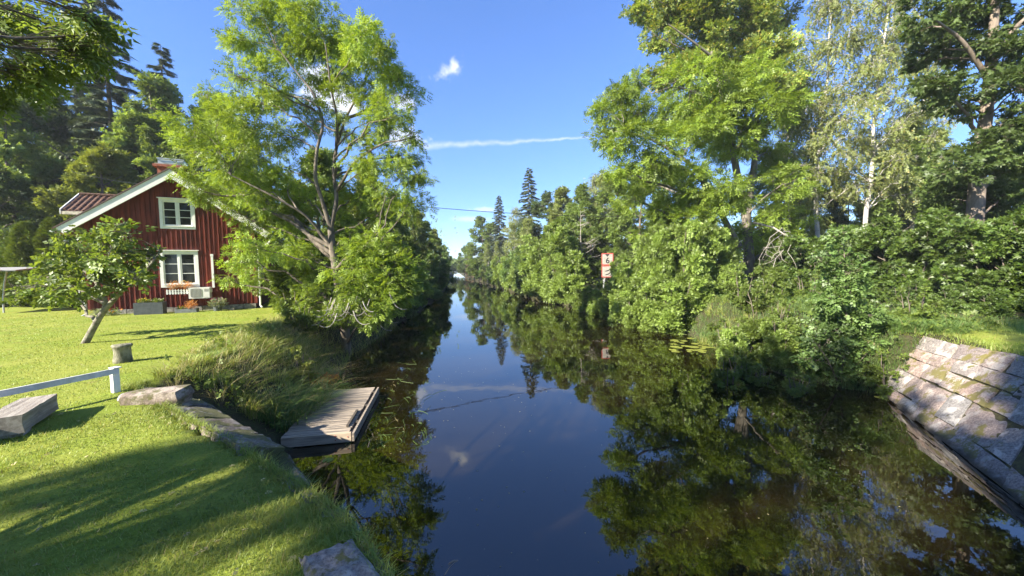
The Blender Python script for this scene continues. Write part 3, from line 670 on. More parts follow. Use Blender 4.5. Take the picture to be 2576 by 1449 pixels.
# kerb stones peeping from the grass along the edge
cop = [(W(395, 1002, .03), (.80, .34, .26), 0.75, 'granite_dark', 'mossy dark boulder lying at the upper end of the stone slope by the white rail'),
       (W(336, 1004, .0), (.30, .24, .2), 0.3, 'granite_grey', 'small pale boulder against the dark mossy one near the white rail')]
for k, (c, s, rz, m, lab) in enumerate(cop): boulder('edge_stone', c, s, (0.05, -.05, rz-1.57+.8), 200+k, m, lab)
# slab in the bottom corner
pxs = [(752, 1394), (886, 1352), (944, 1400), (1006, 1500), (800, 1520)]
P5 = [W(x, y, .05) for x, y in pxs]
def slab(name, P, depth, seed, mat, label, rough=.007):
    rng = np.random.default_rng(seed); P = np.array(P); n = 11; q = P[[0, 1, 3, 4]] if len(P) == 5 else P
    V, F_ = stone_block([q[0], q[3], q[2], q[1]] if np.cross(q[1]-q[0], q[2]-q[0])[2] < 0 else q, [p+[0, 0, -depth] for p in ([q[0], q[3], q[2], q[1]] if np.cross(q[1]-q[0], q[2]-q[0])[2] < 0 else q)], rng, n, rough, .06)
    return tag(mk(name, V, F_, mat, smooth='angle'), label, 'rock')
slab('stone_slab', P5, .3, 301, 'granite_grey', 'flat lichen-grey stone slab in the grass corner by the water')
slab('stone_slab', [W(905, 1368, -.16), W(935, 1375, -.2), W(1040, 1500, -.3), W(985, 1500, -.12)], .5, 302, 'granite_dark', 'narrow sloping stone ledge between the flat slab and the water', .004)

# ------------------------------------------------------------------ cottage
HA = np.array([-13.25, 20.2, 0.0]); HAZ = R(72)
house = empty('cottage', HA, math.pi/2-HAZ, 'red board cottage with white windows and white gable edge boards, behind the lawn', 'house')
SL = .744; AP = 6.80; HW = 3.05; LEN = 8.5
def roofz(u): return AP-SL*abs(u)
bw = 2*HW/34; hr = np.random.default_rng(77)
OPEN = [(-.56, .76, 4.03, 5.46), (-.67, .78, 1.22, 2.98)]
def vboard(name, u0, u1, v0, v1, parent, zb=.28, zt=None, mat='red', openings=OPEN):
    """upright board cut to the roof slope and round the windows"""
    segs = [(zb, None)]; um = (u0+u1)/2
    for a, c, lo, hi in openings:
        if a-.02 < um < c+.02:
            new = []
            for s0, s1 in segs:
                top = s1 if s1 is not None else 99
                if s0 < lo < top: new += [(s0, lo+.02), (hi-.02, s1)]
                else: new.append((s0, s1))
            segs = new
    for s0, s1 in segs:
        mb = MB(); za, zc = (s1, s1) if s1 is not None else ((zt, zt) if zt else (roofz(u0)-.2, roofz(u1)-.2))
        mb.hexa([(u0, v0, s0), (u1, v0, s0), (u1, v1, s0), (u0, v1, s0)], [(u0, v0, za), (u1, v0, zc), (u1, v1, zc), (u0, v1, za)]); mb.build(name, mat, parent)
for i in range(34):
    u0 = -HW+i*bw; vboard('board', u0+.002, u0+bw-.002, hr.uniform(0, .004), .03, house)
    if i: vboard('batten', u0-.024, u0+.024, -.032, -.003+hr.uniform(-.001, .001), house)
for u in (-HW, HW): vboard('corner_board', u-.07, u+.07, -.04, -.004, house, openings=[], zt=roofz(HW+.08)-.2)
mb = MB(); mb.box(-HW+.03, HW-.03, .05, LEN, 0, roofz(HW)-.22); mb.prism([(-HW+.03, .05, roofz(HW)-.22), (HW-.03, .05, roofz(HW)-.22), (0, .05, AP-.24)], (0, LEN-.05, 0)); mb.build('wall', 'red', house)
for s in (-1, 1):
    for i in range(38):
        v = .08+i*.22
        mb = MB(); mb.box(s*(HW-.02), s*(HW+.016), v+.002, v+.218, .28, roofz(HW)-.2); mb.build('side_board', 'red', house)
mb = MB(); mb.box(-HW-.05, HW+.05, -.02, LEN, -.35, .04); mb.build('plinth', 'dark_in', house)
for i in range(11):
    mb = MB(); w = 2*HW/11; u = -HW+i*w; v = hr.uniform(-.07, -.03); mb.box(u+.012, u+w-.012, v, .04, -.3, .25+hr.uniform(-.02, .02)); mb.build('plinth_stone', 'stone', house)
# roof
rf = empty('roof', (0, 0, 0)); rf.parent = house
for s in (-1, 1):
    e = 3.92; mb = MB(); mb.hexa([(0, -.30, AP-.14), (s*e, -.30, AP-.14-SL*e), (s*e, LEN+.3, AP-.14-SL*e), (0, LEN+.3, AP-.14)], [(0, -.30, AP-.02), (s*e, -.30, AP-.02-SL*e), (s*e, LEN+.3, AP-.02-SL*e), (0, LEN+.3, AP-.02)]); mb.build('roof_deck', 'rooftrim', rf)
    mb = MB()
    for j in range(12):                      # courses of pantiles, each course a wavy strip
        d0 = j*.33; d1 = d0+.36; xs = np.arange(-.34, LEN+.3, .06); z0 = AP+.03-SL*d0; z1 = AP+.055-SL*d1; wv = .028*np.sin(xs*2*math.pi/.24)
        V = [(s*d0*1.0, x, z0+w_) for x, w_ in zip(xs, wv)]+[(s*d1, x, z1+w_) for x, w_ in zip(xs, wv)]; n = len(xs)
        mb.add(V, [(k, k+1, n+k+1, n+k) for k in range(n-1)])
    o = mb.build('roof_tiles', 'tile', rf); tag(o, kind='stuff')
    # white edge board, lower one first, and the dark edging over it
    e = 3.88; mb = MB(); mb.prism([(0, -.37, AP-.02), (s*e, -.37, AP-.02-SL*e), (s*(e-.20), -.37, AP-.02-SL*e-.17), (s*(e-.24), -.37, AP-.02-SL*(e-.24)-.40), (0, -.37, AP-.42)], (0, .05, 0)); mb.build('barge_board', 'white', rf)
    mb = MB(); mb.prism([(0, -.40, AP+.05), (s*(e+.06), -.40, AP+.05-SL*(e+.06)), (s*(e+.06), -.40, AP-.01-SL*(e+.06)), (0, -.40, AP-.01)], (0, .12, 0)); mb.build('roof_edging', 'rooftrim', rf)
    mb = MB(); mb.tube([(s*3.98, -.42, AP-.1-SL*3.98), (s*3.98, LEN+.3, AP-.1-SL*3.98)], .06, 8); mb.build('gutter', 'greywhite', rf)
mb = MB(); mb.tube([(0, -.36, AP+.04), (0, LEN+.3, AP+.04)], .09, 8); mb.build('ridge_tile', 'tile', rf)
# chimney
ch = empty('chimney', (-0.12, .62, 0)); ch.parent = house
mb = MB(); mb.box(-.50, .50, -.38, .38, 6.0, 6.98); mb.build('shaft', 'brick', ch)
mb = MB(); mb.box(-.64, .64, -.48, .48, 6.99, 7.10); mb.build('corbel', 'brick', ch)
mb = MB(); mb.box(-.57, .57, -.44, .44, 7.101, 7.14); mb.build('ledge', 'mortar', ch)
a = np.linspace(0, math.pi, 9); prof = [(-.50*math.cos(t), 7.40-.22*math.sin(t)) for t in a]
mb = MB(); V = [(u, v, z) for v in (-.34, .34) for u, z in prof]; mb.add(V, [(i, i+1, 10+i, 9+i) for i in range(8)]); mb.box(-.51, .51, -.35, -.335, 7.38, 7.42); mb.box(-.51, .51, .335, .35, 7.38, 7.42)
mb.box(-.48, -.46, -.3, .3, 7.141, 7.40); mb.box(.46, .48, -.3, .3, 7.141, 7.40); mb.box(-.459, .459, -.3, -.29, 7.141, 7.36); mb.build('chimney_hood', 'zinc', ch)
mb = MB(); mb.tube([(.58, .1, 6.3), (.58, .1, 7.6)], .012, 5); mb.tube([(.45, .1, 7.55), (.71, .1, 7.55)], .008, 4); mb.build('aerial', 'black', ch)
# windows
def window(u0, u1, z0, z1, name, blind=False):
    w = empty(name, (0, 0, 0)); w.parent = house; c = .125; y = -.055
    def bx(nm, a, b_, lo, hi, va, vb, mat='white'): mb = MB(); mb.box(a, b_, va, vb, lo, hi); return mb.build(nm, mat, w)
    bx('casing', u0, u0+c, z0, z1-c, y, -.006); bx('casing', u1-c, u1, z0, z1-c, y, -.006); bx('casing', u0, u1, z1-c, z1, y, -.006); bx('casing', u0+c, u1-c, z0, z0+c*.85, y, -.006)
    bx('drip_board', u0-.05, u1+.05, z1+.001, z1+.035, -.12, -.006); bx('sill', u0+c-.03, u1-c+.03, z0+c*.85+.001, z0+c*.85+.035, -.085, .02)
    a0, a1, b0, b1 = u0+c, u1-c, z0+c*.85+.036, z1-c; um = (a0+a1)/2
    bx('mullion', um-.03, um+.03, b0, b1, -.030, .03)
    bx('recess', a0, a1, b0-.02, b1, .12, .14, 'dark_in')
    for s0, s1 in ((a0, um-.031), (um+.031, a1)):
        f = .05; sash = MB(); sash.box(s0, s0+f, -.022, .02, b0, b1); sash.box(s1-f, s1, -.022, .02, b0, b1); sash.box(s0+f, s1-f, -.022, .02, b1-f, b1); sash.box(s0+f, s1-f, -.022, .02, b0, b0+f*1.2); sash.build('sash', 'white', w)
        g0, g1 = b0+f*1.2, b1-f; hgt = (g1-g0)/3
        for k in range(3):
            mb = MB(); mb.box(s0+f, s1-f, .006, .012, g0+k*hgt, g0+(k+1)*hgt); mb.build('pane', 'glass', w)
            if k: bx('glazing_bar', s0+f, s1-f, g0+k*hgt-.014, g0+k*hgt+.014, -.014, .005)
    return w
window(-.56, .76, 4.03, 5.46, 'window'); window(-.67, .78, 1.22, 2.98, 'window')
# side window seen edge-on, drain pipes, lamp
w = empty('side_window', (0, 0, 0)); w.parent = house
mb = MB(); mb.box(HW+.02, HW+.06, 1.6, 1.72, 1.2, 2.6); mb.box(HW+.02, HW+.06, 2.7, 2.82, 1.2, 2.6); mb.box(HW+.02, HW+.06, 1.72, 2.7, 2.48, 2.6); mb.box(HW+.02, HW+.06, 1.72, 2.7, 1.2, 1.3); mb.build('casing', 'white', w)
mb = MB(); mb.box(HW+.02, HW+.03, 1.72, 2.7, 1.3, 2.48); mb.build('pane', 'glass', w)
w = empty('side_window', (0, 0, 0)); w.parent = house
mb = MB(); mb.box(-HW-.42, -HW-.02, .0, .05, .9, 1.35); mb.build('casing', 'white', w); mb = MB(); mb.box(-HW-.38, -HW-.10, -.012, .0, .94, 1.32); mb.build('pane', 'glass', w)
for s in (1, -1):
    mb = MB(); z = roofz(3.95)-.2; mb.tube([(s*3.9, -.18, z), (s*3.75, -.12, z-.25), (s*(HW+.22), -.08, z-.55), (s*(HW+.2), -.08, .15), (s*(HW+.28), -.2, .05)], .045, 8); mb.build('drain_pipe', 'greywhite', house)
# cross gable on the far side of the left roof slope
cg = empty('cross_gable', (0, 0, 0)); cg.parent = house
cl = (5.98-4.98)/1.6
mb = MB(); mb.box(-4.35, -HW-.1, 2.75, 5.25, -.2, 4.95); mb.prism([(-4.35, 2.75, 4.95), (-4.35, 5.25, 4.95), (-4.35, 4.0, 5.75)], (2.3, 0, 0)); mb.build('wall', 'red', cg)
for s in (-1, 1):
    y0, y1 = 4.0, 4.0+s*1.65; mb = MB(); mb.hexa([(-4.82, y0, 5.93), (-4.82, y1, 4.90), (-1.2, y1, 4.90), (-1.2, y0, 5.93)], [(-4.82, y0, 6.0), (-4.82, y1, 4.97), (-1.2, y1, 4.97), (-1.2, y0, 6.0)]); mb.build('roof_deck', 'rooftrim', cg)
    mb = MB(); mb.box(-4.80, -3.2, 4.0+s*1.66, 4.0+s*1.70, 4.80, 4.95); mb.build('fascia', 'cream', cg)
    mb = MB(); mb.hexa([(-4.87, y0, 5.86), (-4.87, y1+s*.05, 4.80), (-4.83, y1+s*.05, 4.80), (-4.83, y0, 5.86)], [(-4.87, y0, 6.10), (-4.87, y1+s*.05, 5.04), (-4.83, y1+s*.05, 5.04), (-4.83, y0, 6.10)]); mb.build('verge_board', 'greywhite', cg)
tm = None
for j in range(5):                       # the pantiles of the slope that shows, one by one
    for i in range(15):
        d0 = 1.62-j*.335; y = 4.0-d0; z = 6.01-d0*(1.03/1.65)
        if tm is None:
            a = np.linspace(0, 1, 7); prof = .035*np.sin(a*2*math.pi+.4); V = []
            for yy, zz in ((0, .03), (.36, .01+.36*.624)):
                V += [(x*.235, yy, zz+p) for x, p in zip(a, prof)]
            V += [(x*.235, 0, p) for x, p in zip(a, prof)]
            F_ = [(k, k+1, 8+k, 7+k) for k in range(6)]+[(k+1, k, 14+k, 15+k) for k in range(6)]
            t0 = mk('roof_tile', V, np.array(F_), 'tile', cg); tm = t0
        else: t0 = link_copy(tm, cg)
        t0.location = (-4.8+i*.228, y+hr.normal()*.006, z+hr.uniform(0, .008))
rt = None
for i in range(9):
    if rt is None: mb = MB(); mb.tube([(0, 0, 0), (.4, 0, .015)], .085, 8); rt = mb.build('ridge_tile', 'tile', cg); o = rt
    else: o = link_copy(rt, cg)
    o.location = (-4.83+i*.38, 4.0, 6.05)
hv = lambda u, v, z: np.array([HA[0]+u*math.sin(HAZ)-v*math.cos(HAZ), HA[1]+u*math.cos(HAZ)+v*math.sin(HAZ), z])
HRZ = math.pi/2-HAZ
# heat pump on the wall
hp = empty('heat_pump', hv(.43, -.10, .66), HRZ, 'cream heat pump box with round grey fan on the red wall below the window', 'heat pump')
mb = MB(); mb.box(0, .82, -.33, 0, 0, .53); mb.build('casing', 'ac', hp)
mb = MB(); n = 20; pr = []
for k in range(n):
    a = 2*math.pi*k/n; c_, s_ = math.cos(a), math.sin(a); pr.append((.29+.225*np.sign(c_)*abs(c_)**.5, -.334, .265+.225*np.sign(s_)*abs(s_)**.5))
mb.prism(pr, (0, -.006, 0)); mb.build('fan_grille', 'acgrille', hp)
gr = MB()
for k in range(9): gr.box(.09+.05*k-.002, .09+.05*k+.002, -.346, -.341, .07, .46)
gr.build('grille_bar', 'ac', hp)
mb = MB(); mb.box(.56, .80, -.338, -.331, .03, .50); mb.build('front_panel', 'ac', hp)
mb = MB(); mb.box(.60, .76, -.343, -.339, .33, .40); mb.box(.60, .76, -.343, -.339, .42, .45); mb.build('badge', 'acgrille', hp)
mb = MB(); mb.box(.821, .87, -.26, -.08, .28, .46); mb.build('connection_cover', 'ac', hp)
mb = MB(); mb.box(.1, .14, -.3, .08, -.03, -.001); mb.box(.66, .70, -.3, .08, -.03, -.001); mb.build('bracket', 'steel', hp)
mb = MB(); mb.box(.86, .95, -.02, .05, .49, 2.05); mb.build('pipe_duct', 'white', hp)
mb = MB(); mb.box(.845, .965, -.03, .05, 2.051, 2.16); mb.build('duct_cap', 'white', hp)
# flower box
fb = empty('flower_box', hv(-.42, -.12, .92), HRZ, 'white picket flower box with rusty plants under the ground floor window', 'flower box')
mb = MB(); mb.box(0, 1.0, -.16, 0, 0, .03); mb.build('base', 'greywhite', fb)
mb = MB(); mb.box(.03, .97, -.14, -.01, .03, .15); mb.build('soil_trough', 'deck_dark', fb)
pk = None
for i in range(10):
    if pk is None: mb = MB(); mb.prism([(0, 0, -.03), (.055, 0, -.03), (.055, 0, .18), (.027, 0, .215), (0, 0, .18)], (0, .015, 0)); pk = mb.build('picket', 'white', fb); o = pk
    else: o = link_copy(pk, fb)
    o.location = (i*.105, -.19, 0)
for z in (.03, .13): mb = MB(); mb.box(0, 1.0, -.174, -.161, z, z+.03); mb.build('rail', 'white', fb)
def tuft(name, c, n, h, w, leaf, flower, label, cat='plant', seed=0, size=.09, kind='broad', fl=40, flz=.75, group=None, stems=True, flsize=.05):
    rng = np.random.default_rng(seed); root = empty(name, c, 0, label, cat, group)
    p = ball(rng, n, .6)*np.array([w/2, w/2, h*.5])+[0, 0, h*.5]
    leaf_mesh('leaves', p, p*np.array([1.5/w, 1.5/w, .5])+rng.normal(size=(n, 3))*.5+[0, 0, .3], rng.normal(size=(n, 3))*.6+[0, 0, 1], size*rng.uniform(.7, 1.2, n), rng.normal(size=n)*.4, kind, leaf, root, rng)
    if flower:
        q = ball(rng, fl, .3)*np.array([w/2, w/2, h*.35])+[0, 0, h*flz]
        leaf_mesh('flowers', q, rng.normal(size=(fl, 3)), rng.normal(size=(fl, 3))*.5+[0, -.6, .8], flsize*rng.uniform(.7, 1.3, fl), rng.normal(size=fl)*.3, 'maple', flower, root, rng)
    if stems:
        mk('stems', *tubes([(bez(np.array([0, 0, 0]), np.array([0, 0, h*.3]), q, 4), .006, 3) for q in p[:14]]), 'twig', root)
    return root
tuft('box_plant', hv(-.18, -.2, 1.05), 260, .46, .5, 'fl_rust', None, 'rust brown dried plant in the left half of the window flower box', seed=3, size=.09, kind='hang')
tuft('box_plant', hv(.32, -.2, 1.05), 260, .46, .54, 'fl_rust', 'fl_yellow', 'rusty and yellow plant in the right half of the window flower box', seed=4, size=.09, kind='hang', fl=20)
def planter(name, c, rz, w, d, h, mat, label):
    p = empty(name, c, rz, label, 'planter')
    for nm, bx in (('front_panel', (0, w, 0, .03, 0, h)), ('back_panel', (0, w, d-.03, d, 0, h)), ('side_panel', (0, .03, .031, d-.031, 0, h)), ('side_panel', (w-.03, w, .031, d-.031, 0, h))): mb = MB(); mb.box(*bx); mb.build(nm, mat, p)
    mb = MB(); mb.box(.031, w-.031, .031, d-.031, .02, h-.05); mb.build('soil', 'deck_dark', p); return p
planter('planter', hv(-1.42, -.85, 0), HRZ, 1.0, .5, .58, 'planter', 'tall dark grey planter box left of the heat pump')
tuft('flowers', hv(-1.15, -.6, .50), 160, .26, .5, 'shrub', 'fl_yellow', 'pale yellow flowers at the left end of the tall grey planter', seed=5, size=.09)
tuft('flowers', hv(-.68, -.6, .50), 160, .22, .5, 'shrub', 'fl_white', 'white and green plant at the right end of the tall grey planter', seed=6, size=.09, fl=30)
planter('planter', hv(-.02, -.80, -.06), HRZ, .80, .42, .26, 'planter2', 'low light grey planter box under the heat pump')
tuft('flowers', hv(.18, -.6, .12), 90, .22, .34, 'shrub', 'fl_orange', 'orange and white flowers at the left end of the low planter', seed=7, size=.08, fl=26)
tuft('flowers', hv(.54, -.6, .12), 260, .46, .5, 'fl_rust', None, 'rust coloured feathery plant in the low grey planter', seed=8, size=.11, kind='hang')
pt = empty('flower_pot', hv(1.55, -.6, -.05), HRZ, 'dark ribbed pot standing right of the low planter', 'pot')
mb = MB(); mb.lathe([(.0, 0), (.14, 0), (.19, .28), (.205, .30), (.17, .30), (.16, .25), (0, .25)], 14); mb.build('body', 'planter', pt)
tuft('pot_plant', hv(1.58, -.6, .18), 420, .46, .78, 'silverleaf', 'fl_pink', 'grey green bushy plant with magenta flowers in the dark pot', seed=9, size=.10, fl=60, flz=.8)
tuft('marigolds', hv(-2.2, -.5, 0), 120, .34, .6, 'shrub', 'fl_orange', 'orange marigolds at the foot of the red wall behind the apple tree', seed=10, size=.10, fl=14, flsize=.09)
tuft('grey_shrub', hv(-2.7, -.5, 0), 120, .40, .6, 'silverleaf', None, 'small grey leaved plant left of the marigolds by the wall', seed=12, size=.10)
mb = MB(); mb.box(-.09, .09, -.07, .07, -.05, .13); tag(mb.build('wood_block', 'timber'), 'small pale wooden block on the lawn right of the dark flower pot', 'block').location = hv(2.15, -.62, 0)

# ------------------------------------------------------------------ lawn furniture
c = W(310, 911); bo = empty('stone_bollard', c, 0, 'squat weathered stone bollard with flared top standing on the lawn', 'bollard')
rb = np.random.default_rng(8); prof = [(.0, -.05), (.155, -.05), (.152, .06), (.138, .16), (.134, .25), (.142, .32), (.165, .35), (.163, .385), (.14, .397), (0, .40)]
mb = MB(); mb.lathe(prof, 26); V = np.vstack(mb.V); V += rb.normal(size=V.shape)*.004; mb.V = [V]; mb.build('body', 'bollard', bo, smooth=True)
# low white rail
P0 = W(291, 986); dep = float((P0-CAM)@_fw); zt = float(D(287, 925, dep)[2]); P1 = W(0, 981, zt); dirv = unit((P1-P0)*[1, 1, 0]); rz = math.atan2(dirv[1], dirv[0])
fr = empty('low_rail', P0, rz, 'low white painted rail with short post along the left lawn edge', 'fence')
for xx in (0.0, 2.6): mb = MB(); mb.box(xx-.042, xx+.042, -.035, .05, -.2, zt-.002); mb.build('post', 'greywhite' if xx else 'white', fr)
mb = MB(); mb.box(-.02, 2.9, .051, .082, zt-.085, zt+.004); mb.build('rail', 'greywhite', fr)
mb = MB(); mb.box(-.05, .05, -.045, .10, zt+.0045, zt+.018); mb.build('post_cap', 'greywhite', fr)
# timber balks
def balk(name, c, rz, L, w, h, seed, mat, label, parent=None, tilt=0):
    rng = np.random.default_rng(seed); n = 12; V = []; F_ = []
    ring = [(-.5, -.5), (-.2, -.5), (.1, -.5), (.42, -.5), (.5, -.42), (.5, 0), (.5, .36), (.42, .5), (.1, .5), (-.2, .5), (-.5, .5), (-.5, 0)]
    cr = rng.normal(size=(12, 2))*.02
    for i in range(n):
        k = rng.normal(size=(12, 2))*.012+cr
        for (a, b_), q in zip(ring, k): V.append((L*(i/(n-1)-.5), w*(a+q[0]), h*(b_+.5+q[1])))
    for i in range(n-1):
        for j in range(12): F_.append((i*12+j, i*12+(j+1) % 12, i*12+12+(j+1) % 12, i*12+12+j))
    m = len(V); V += [tuple(np.mean(V[:12], 0)), tuple(np.mean(V[-12:], 0))]; T3 = [(j, m, (j+1) % 12) for j in range(12)]+[((n-1)*12+j, (n-1)*12+(j+1) % 12, m+1) for j in range(12)]
    o = mk(name, V, [np.array(F_), np.array(T3)], mat, parent); o.location = [float(x) for x in c]; o.rotation_euler = (0, tilt, rz)
    if not parent: tag(o, label, 'timber')
    return o
a_, b_ = W(70, 1096), W(147, 1042); dv = unit(b_-a_); pv = np.array([-dv[1], dv[0], 0]); L = np.linalg.norm(b_-a_)
ct = (a_+b_)/2+pv*.19; rz = math.atan2(dv[1], dv[0])
balk('timber_balk', ct+[0, 0, .06], rz, L+.10, .36, .22, 1, 'timber', 'thick grey weathered timber balk lying on the lawn at the left edge')
balk('timber_balk', ct+pv*.33-dv*.20+[0, 0, .05], rz+.06, L+.1, .22, .22, 2, 'timber', 'second weathered timber lying tight behind the thick balk')
balk('timber_balk', ct+pv*.60+dv*.06+[0, 0, .02], rz-.05, L, .22, .20, 3, 'timber_end', 'reddish brown log behind the two grey timbers')
boulder('support_stone', ct-dv*(L*.36)-pv*.05+[0, 0, .02], (.22, .22, .14), (0, 0, rz), 55, 'granite', 'small pinkish stone under the front end of the thick timber balk')
# garden canopy at the left edge
cp = W(10, 793); gc = empty('garden_canopy', cp, .35, 'pale garden canopy with thin curved metal pole at the left picture edge', 'canopy')
mb = MB(); mb.tube([(0, 0, -.1), (.02, 0, .8), (.10, 0, 1.5), (.20, 0, 2.08)], .035, 8); mb.build('pole', 'steel', gc)
mb = MB(); mb.hexa([(-2.6, -.9, 2.03), (.9, -.9, 2.11), (.9, 1.4, 2.28), (-2.6, 1.4, 2.23)], [(-2.6, -.9, 2.09), (.9, -.9, 2.16), (.9, 1.4, 2.33), (-2.6, 1.4, 2.29)]); mb.build('roof', 'acgrille', gc)
mb = MB(); mb.hexa([(-2.6, -.98, 2.00), (.45, -.98, 2.11), (.45, -.91, 2.11), (-2.6, -.91, 2.00)], [(-2.6, -.98, 2.09), (.45, -.98, 2.19), (.45, -.91, 2.19), (-2.6, -.91, 2.09)]); mb.build('front_edge', 'white', gc)

# ------------------------------------------------------------------ dock
dk = empty('dock', (-2.20, 7.92, WZ), math.atan2(.03, 1), 'weathered grey plank dock floating at the left bank', 'dock')
dw, dl, dh = 1.32, 2.95, .21; rd = np.random.default_rng(4); npk = 23; pw = dl/npk; pb = None
for i in range(npk):
    mb = MB(); z = dh-.03+rd.uniform(-.004, .004); x0 = -dw-rd.uniform(0, .03); y0 = i*pw+.006
    mb.box(x0, -.055+rd.uniform(-.01, .01), y0, y0+pw-.012, z, z+.032); mb.build('plank', 'deck', dk)
mb = MB(); mb.box(-dw, .0, -.05, -.004, .02, dh+.006); mb.build('front_board', 'deck_edge', dk)
mb = MB(); mb.box(.02, .065, -.06, dl, .03, dh-.01); mb.build('side_board', 'deck', dk)
mb = MB(); mb.box(-.045, .012, 0, dl, dh-.13, dh-.06); mb.build('inner_beam', 'deck_dark', dk)
for y in (.5, 1.5, 2.5): mb = MB(); mb.box(-.045, .018, y, y+.12, dh-.058, dh-.008); mb.build('spacer', 'deck_dark', dk)
mb = MB(); mb.box(-.16, -.11, .25, 1.15, dh+.006, dh+.045); mb.build('batten', 'deck_dark', dk)
mb = MB(); mb.box(-dw+.05, -.05, .05, dl-.05, -.1, dh-.045); mb.build('float', 'deck_dark', dk)
mb = MB()
for x, z in ((-.30, .08), (-.30, .17), (-.06, .13)): mb.tube([(x, -.06, z), (x, -.049, z)], .011, 6)
mb.build('bolt', 'signred', dk)

# ------------------------------------------------------------------ sign board
sp = D(1528, 660, 32.5); sg = empty('waterway_sign', (sp[0], sp[1], WZ+.3), math.atan2(-(sp[0]), sp[1])*1.0-.05, 'red framed white sign showing 6 under a black triangle, above another panel, among the alders', 'sign')
zc = float(D(1528, 649, 32.5)[2])-(WZ+.3)
for nm, z0 in (('speed_panel', zc-.62), ('wave_panel', zc-1.70)):
    pn = empty(nm, (0, 0, z0)); pn.parent = sg; w, h = 1.0, 1.04
    mb = MB(); mb.box(-w/2+.06, w/2-.06, -.012, .012, .06, h-.06); mb.build('plate', 'signwhite', pn)
    fr_ = MB(); fr_.box(-w/2, -w/2+.06, -.03, .02, 0, h); fr_.box(w/2-.06, w/2, -.03, .02, 0, h); fr_.box(-w/2+.06, w/2-.06, -.03, .02, h-.07, h); fr_.box(-w/2+.06, w/2-.06, -.03, .02, 0, .07); fr_.build('frame', 'signred', pn)
    if nm == 'speed_panel':
        mb = MB(); mb.prism([(-.20, -.014, h-.075), (.20, -.014, h-.075), (0, -.014, h-.32)], (0, -.006, 0)); mb.build('triangle', 'black', pn)
        cu = bpy.data.curves.new('digit', 'FONT'); cu.body = '6'; cu.size = .70; cu.extrude = .004; cu.offset = .012; cu.align_x = 'CENTER'; cu.materials.append(M['black'])
        tmp = bpy.data.objects.new('tmp', cu); dm = bpy.data.meshes.new_from_object(tmp); bpy.data.objects.remove(tmp)
        o = bpy.data.objects.new('digit', dm); COL.objects.link(o); o.parent = pn; o.location = (0.02, -.018, .17); o.rotation_euler = (math.pi/2, 0, 0)
    else:
        for zz in (.62, .30):
            mb = MB(); mb.prism([(-.24, -.014, zz-.10), (-.10, -.014, zz-.02), (.06, -.014, zz+.02), (.26, -.014, zz+.17), (.22, -.014, zz+.04), (.08, -.014, zz-.07), (-.08, -.014, zz-.10)], (0, -.006, 0)); mb.build('wave_mark', 'black', pn)
for x in (-.34, .40):
    mb = MB(); mb.tube([(x, .05, -1.2), (x, .05, zc+.3)], .04, 8); mb.build('post', 'steel', sg)
    mb = MB(); mb.tube([(x+.14, .05, zc-1.7), (x+.02, .05, zc-2.6)], .03, 6); mb.build('brace', 'steel', sg)
# ------------------------------------------------------------------ cable across the canal
ca, cb = D(1125, 525, 32.2), D(1440, 543, 37.2); dv = cb-ca
pts = [ca+dv*t+np.array([0, 0, .55*((t-.5)**2-.25)*.6]) for t in np.linspace(-1.3, 2.0, 24)]
mb = MB(); mb.tube(pts, .026, 5); tag(mb.build('overhead_cable', 'cable'), 'black cable hanging across the canal between the trees', 'cable')
mb = MB(); q = [D(180, 432, 26), D(300, 462, 25), D(432, 470, 24)]; mb.tube(bez(q[0], q[1], q[2], 8), .012, 4); tag(mb.build('service_wire', 'cable'), 'thin wire running to the cottage roof from the trees on the left', 'cable')

# ------------------------------------------------------------------ hero trees, from crown outlines: (px, py, radius px, depth offset m)
def hero(name, base, label, trunks, blobs, dep, seed, kind, lmat, bmat, size, lai, jit=1.0, leaf_kw=None, rl=.03, twigs=4, extra=(), zfix=None):
    rng = np.random.default_rng(seed); base = np.asarray(base, float); root = empty(name, base, 0, label, 'tree')
    T_ = [(np.array([D(x, y, dep+dz)-base for x, y, dz in p]), np.linspace(r0, r1, len(p))) for p, r0, r1 in trunks]
    T2 = []
    for p, r in T_:                      # smooth the trunk lines
        t = np.linspace(0, len(p)-1, (len(p)-1)*4+1); q = np.stack([np.interp(t, np.arange(len(p)), p[:, k]) for k in range(3)], 1); q[1:-1] = (q[:-2]+q[1:-1]*2+q[2:])/4
        T2.append((q, np.interp(t, np.arange(len(p)), r)))
    C_ = []
    for bl in blobs:
        x, y, r = bl[:3]; dz = bl[3] if len(bl) > 3 else rng.normal()*jit
        C_.append((D(x, y, dep+dz)-base, r*dep/FPX))
    return build_tree(root, T2, C_, rng, kind, lmat, bmat, size, lai, leaf_kw, rl, twigs, extra)
ab = W(874, 893, WZ)
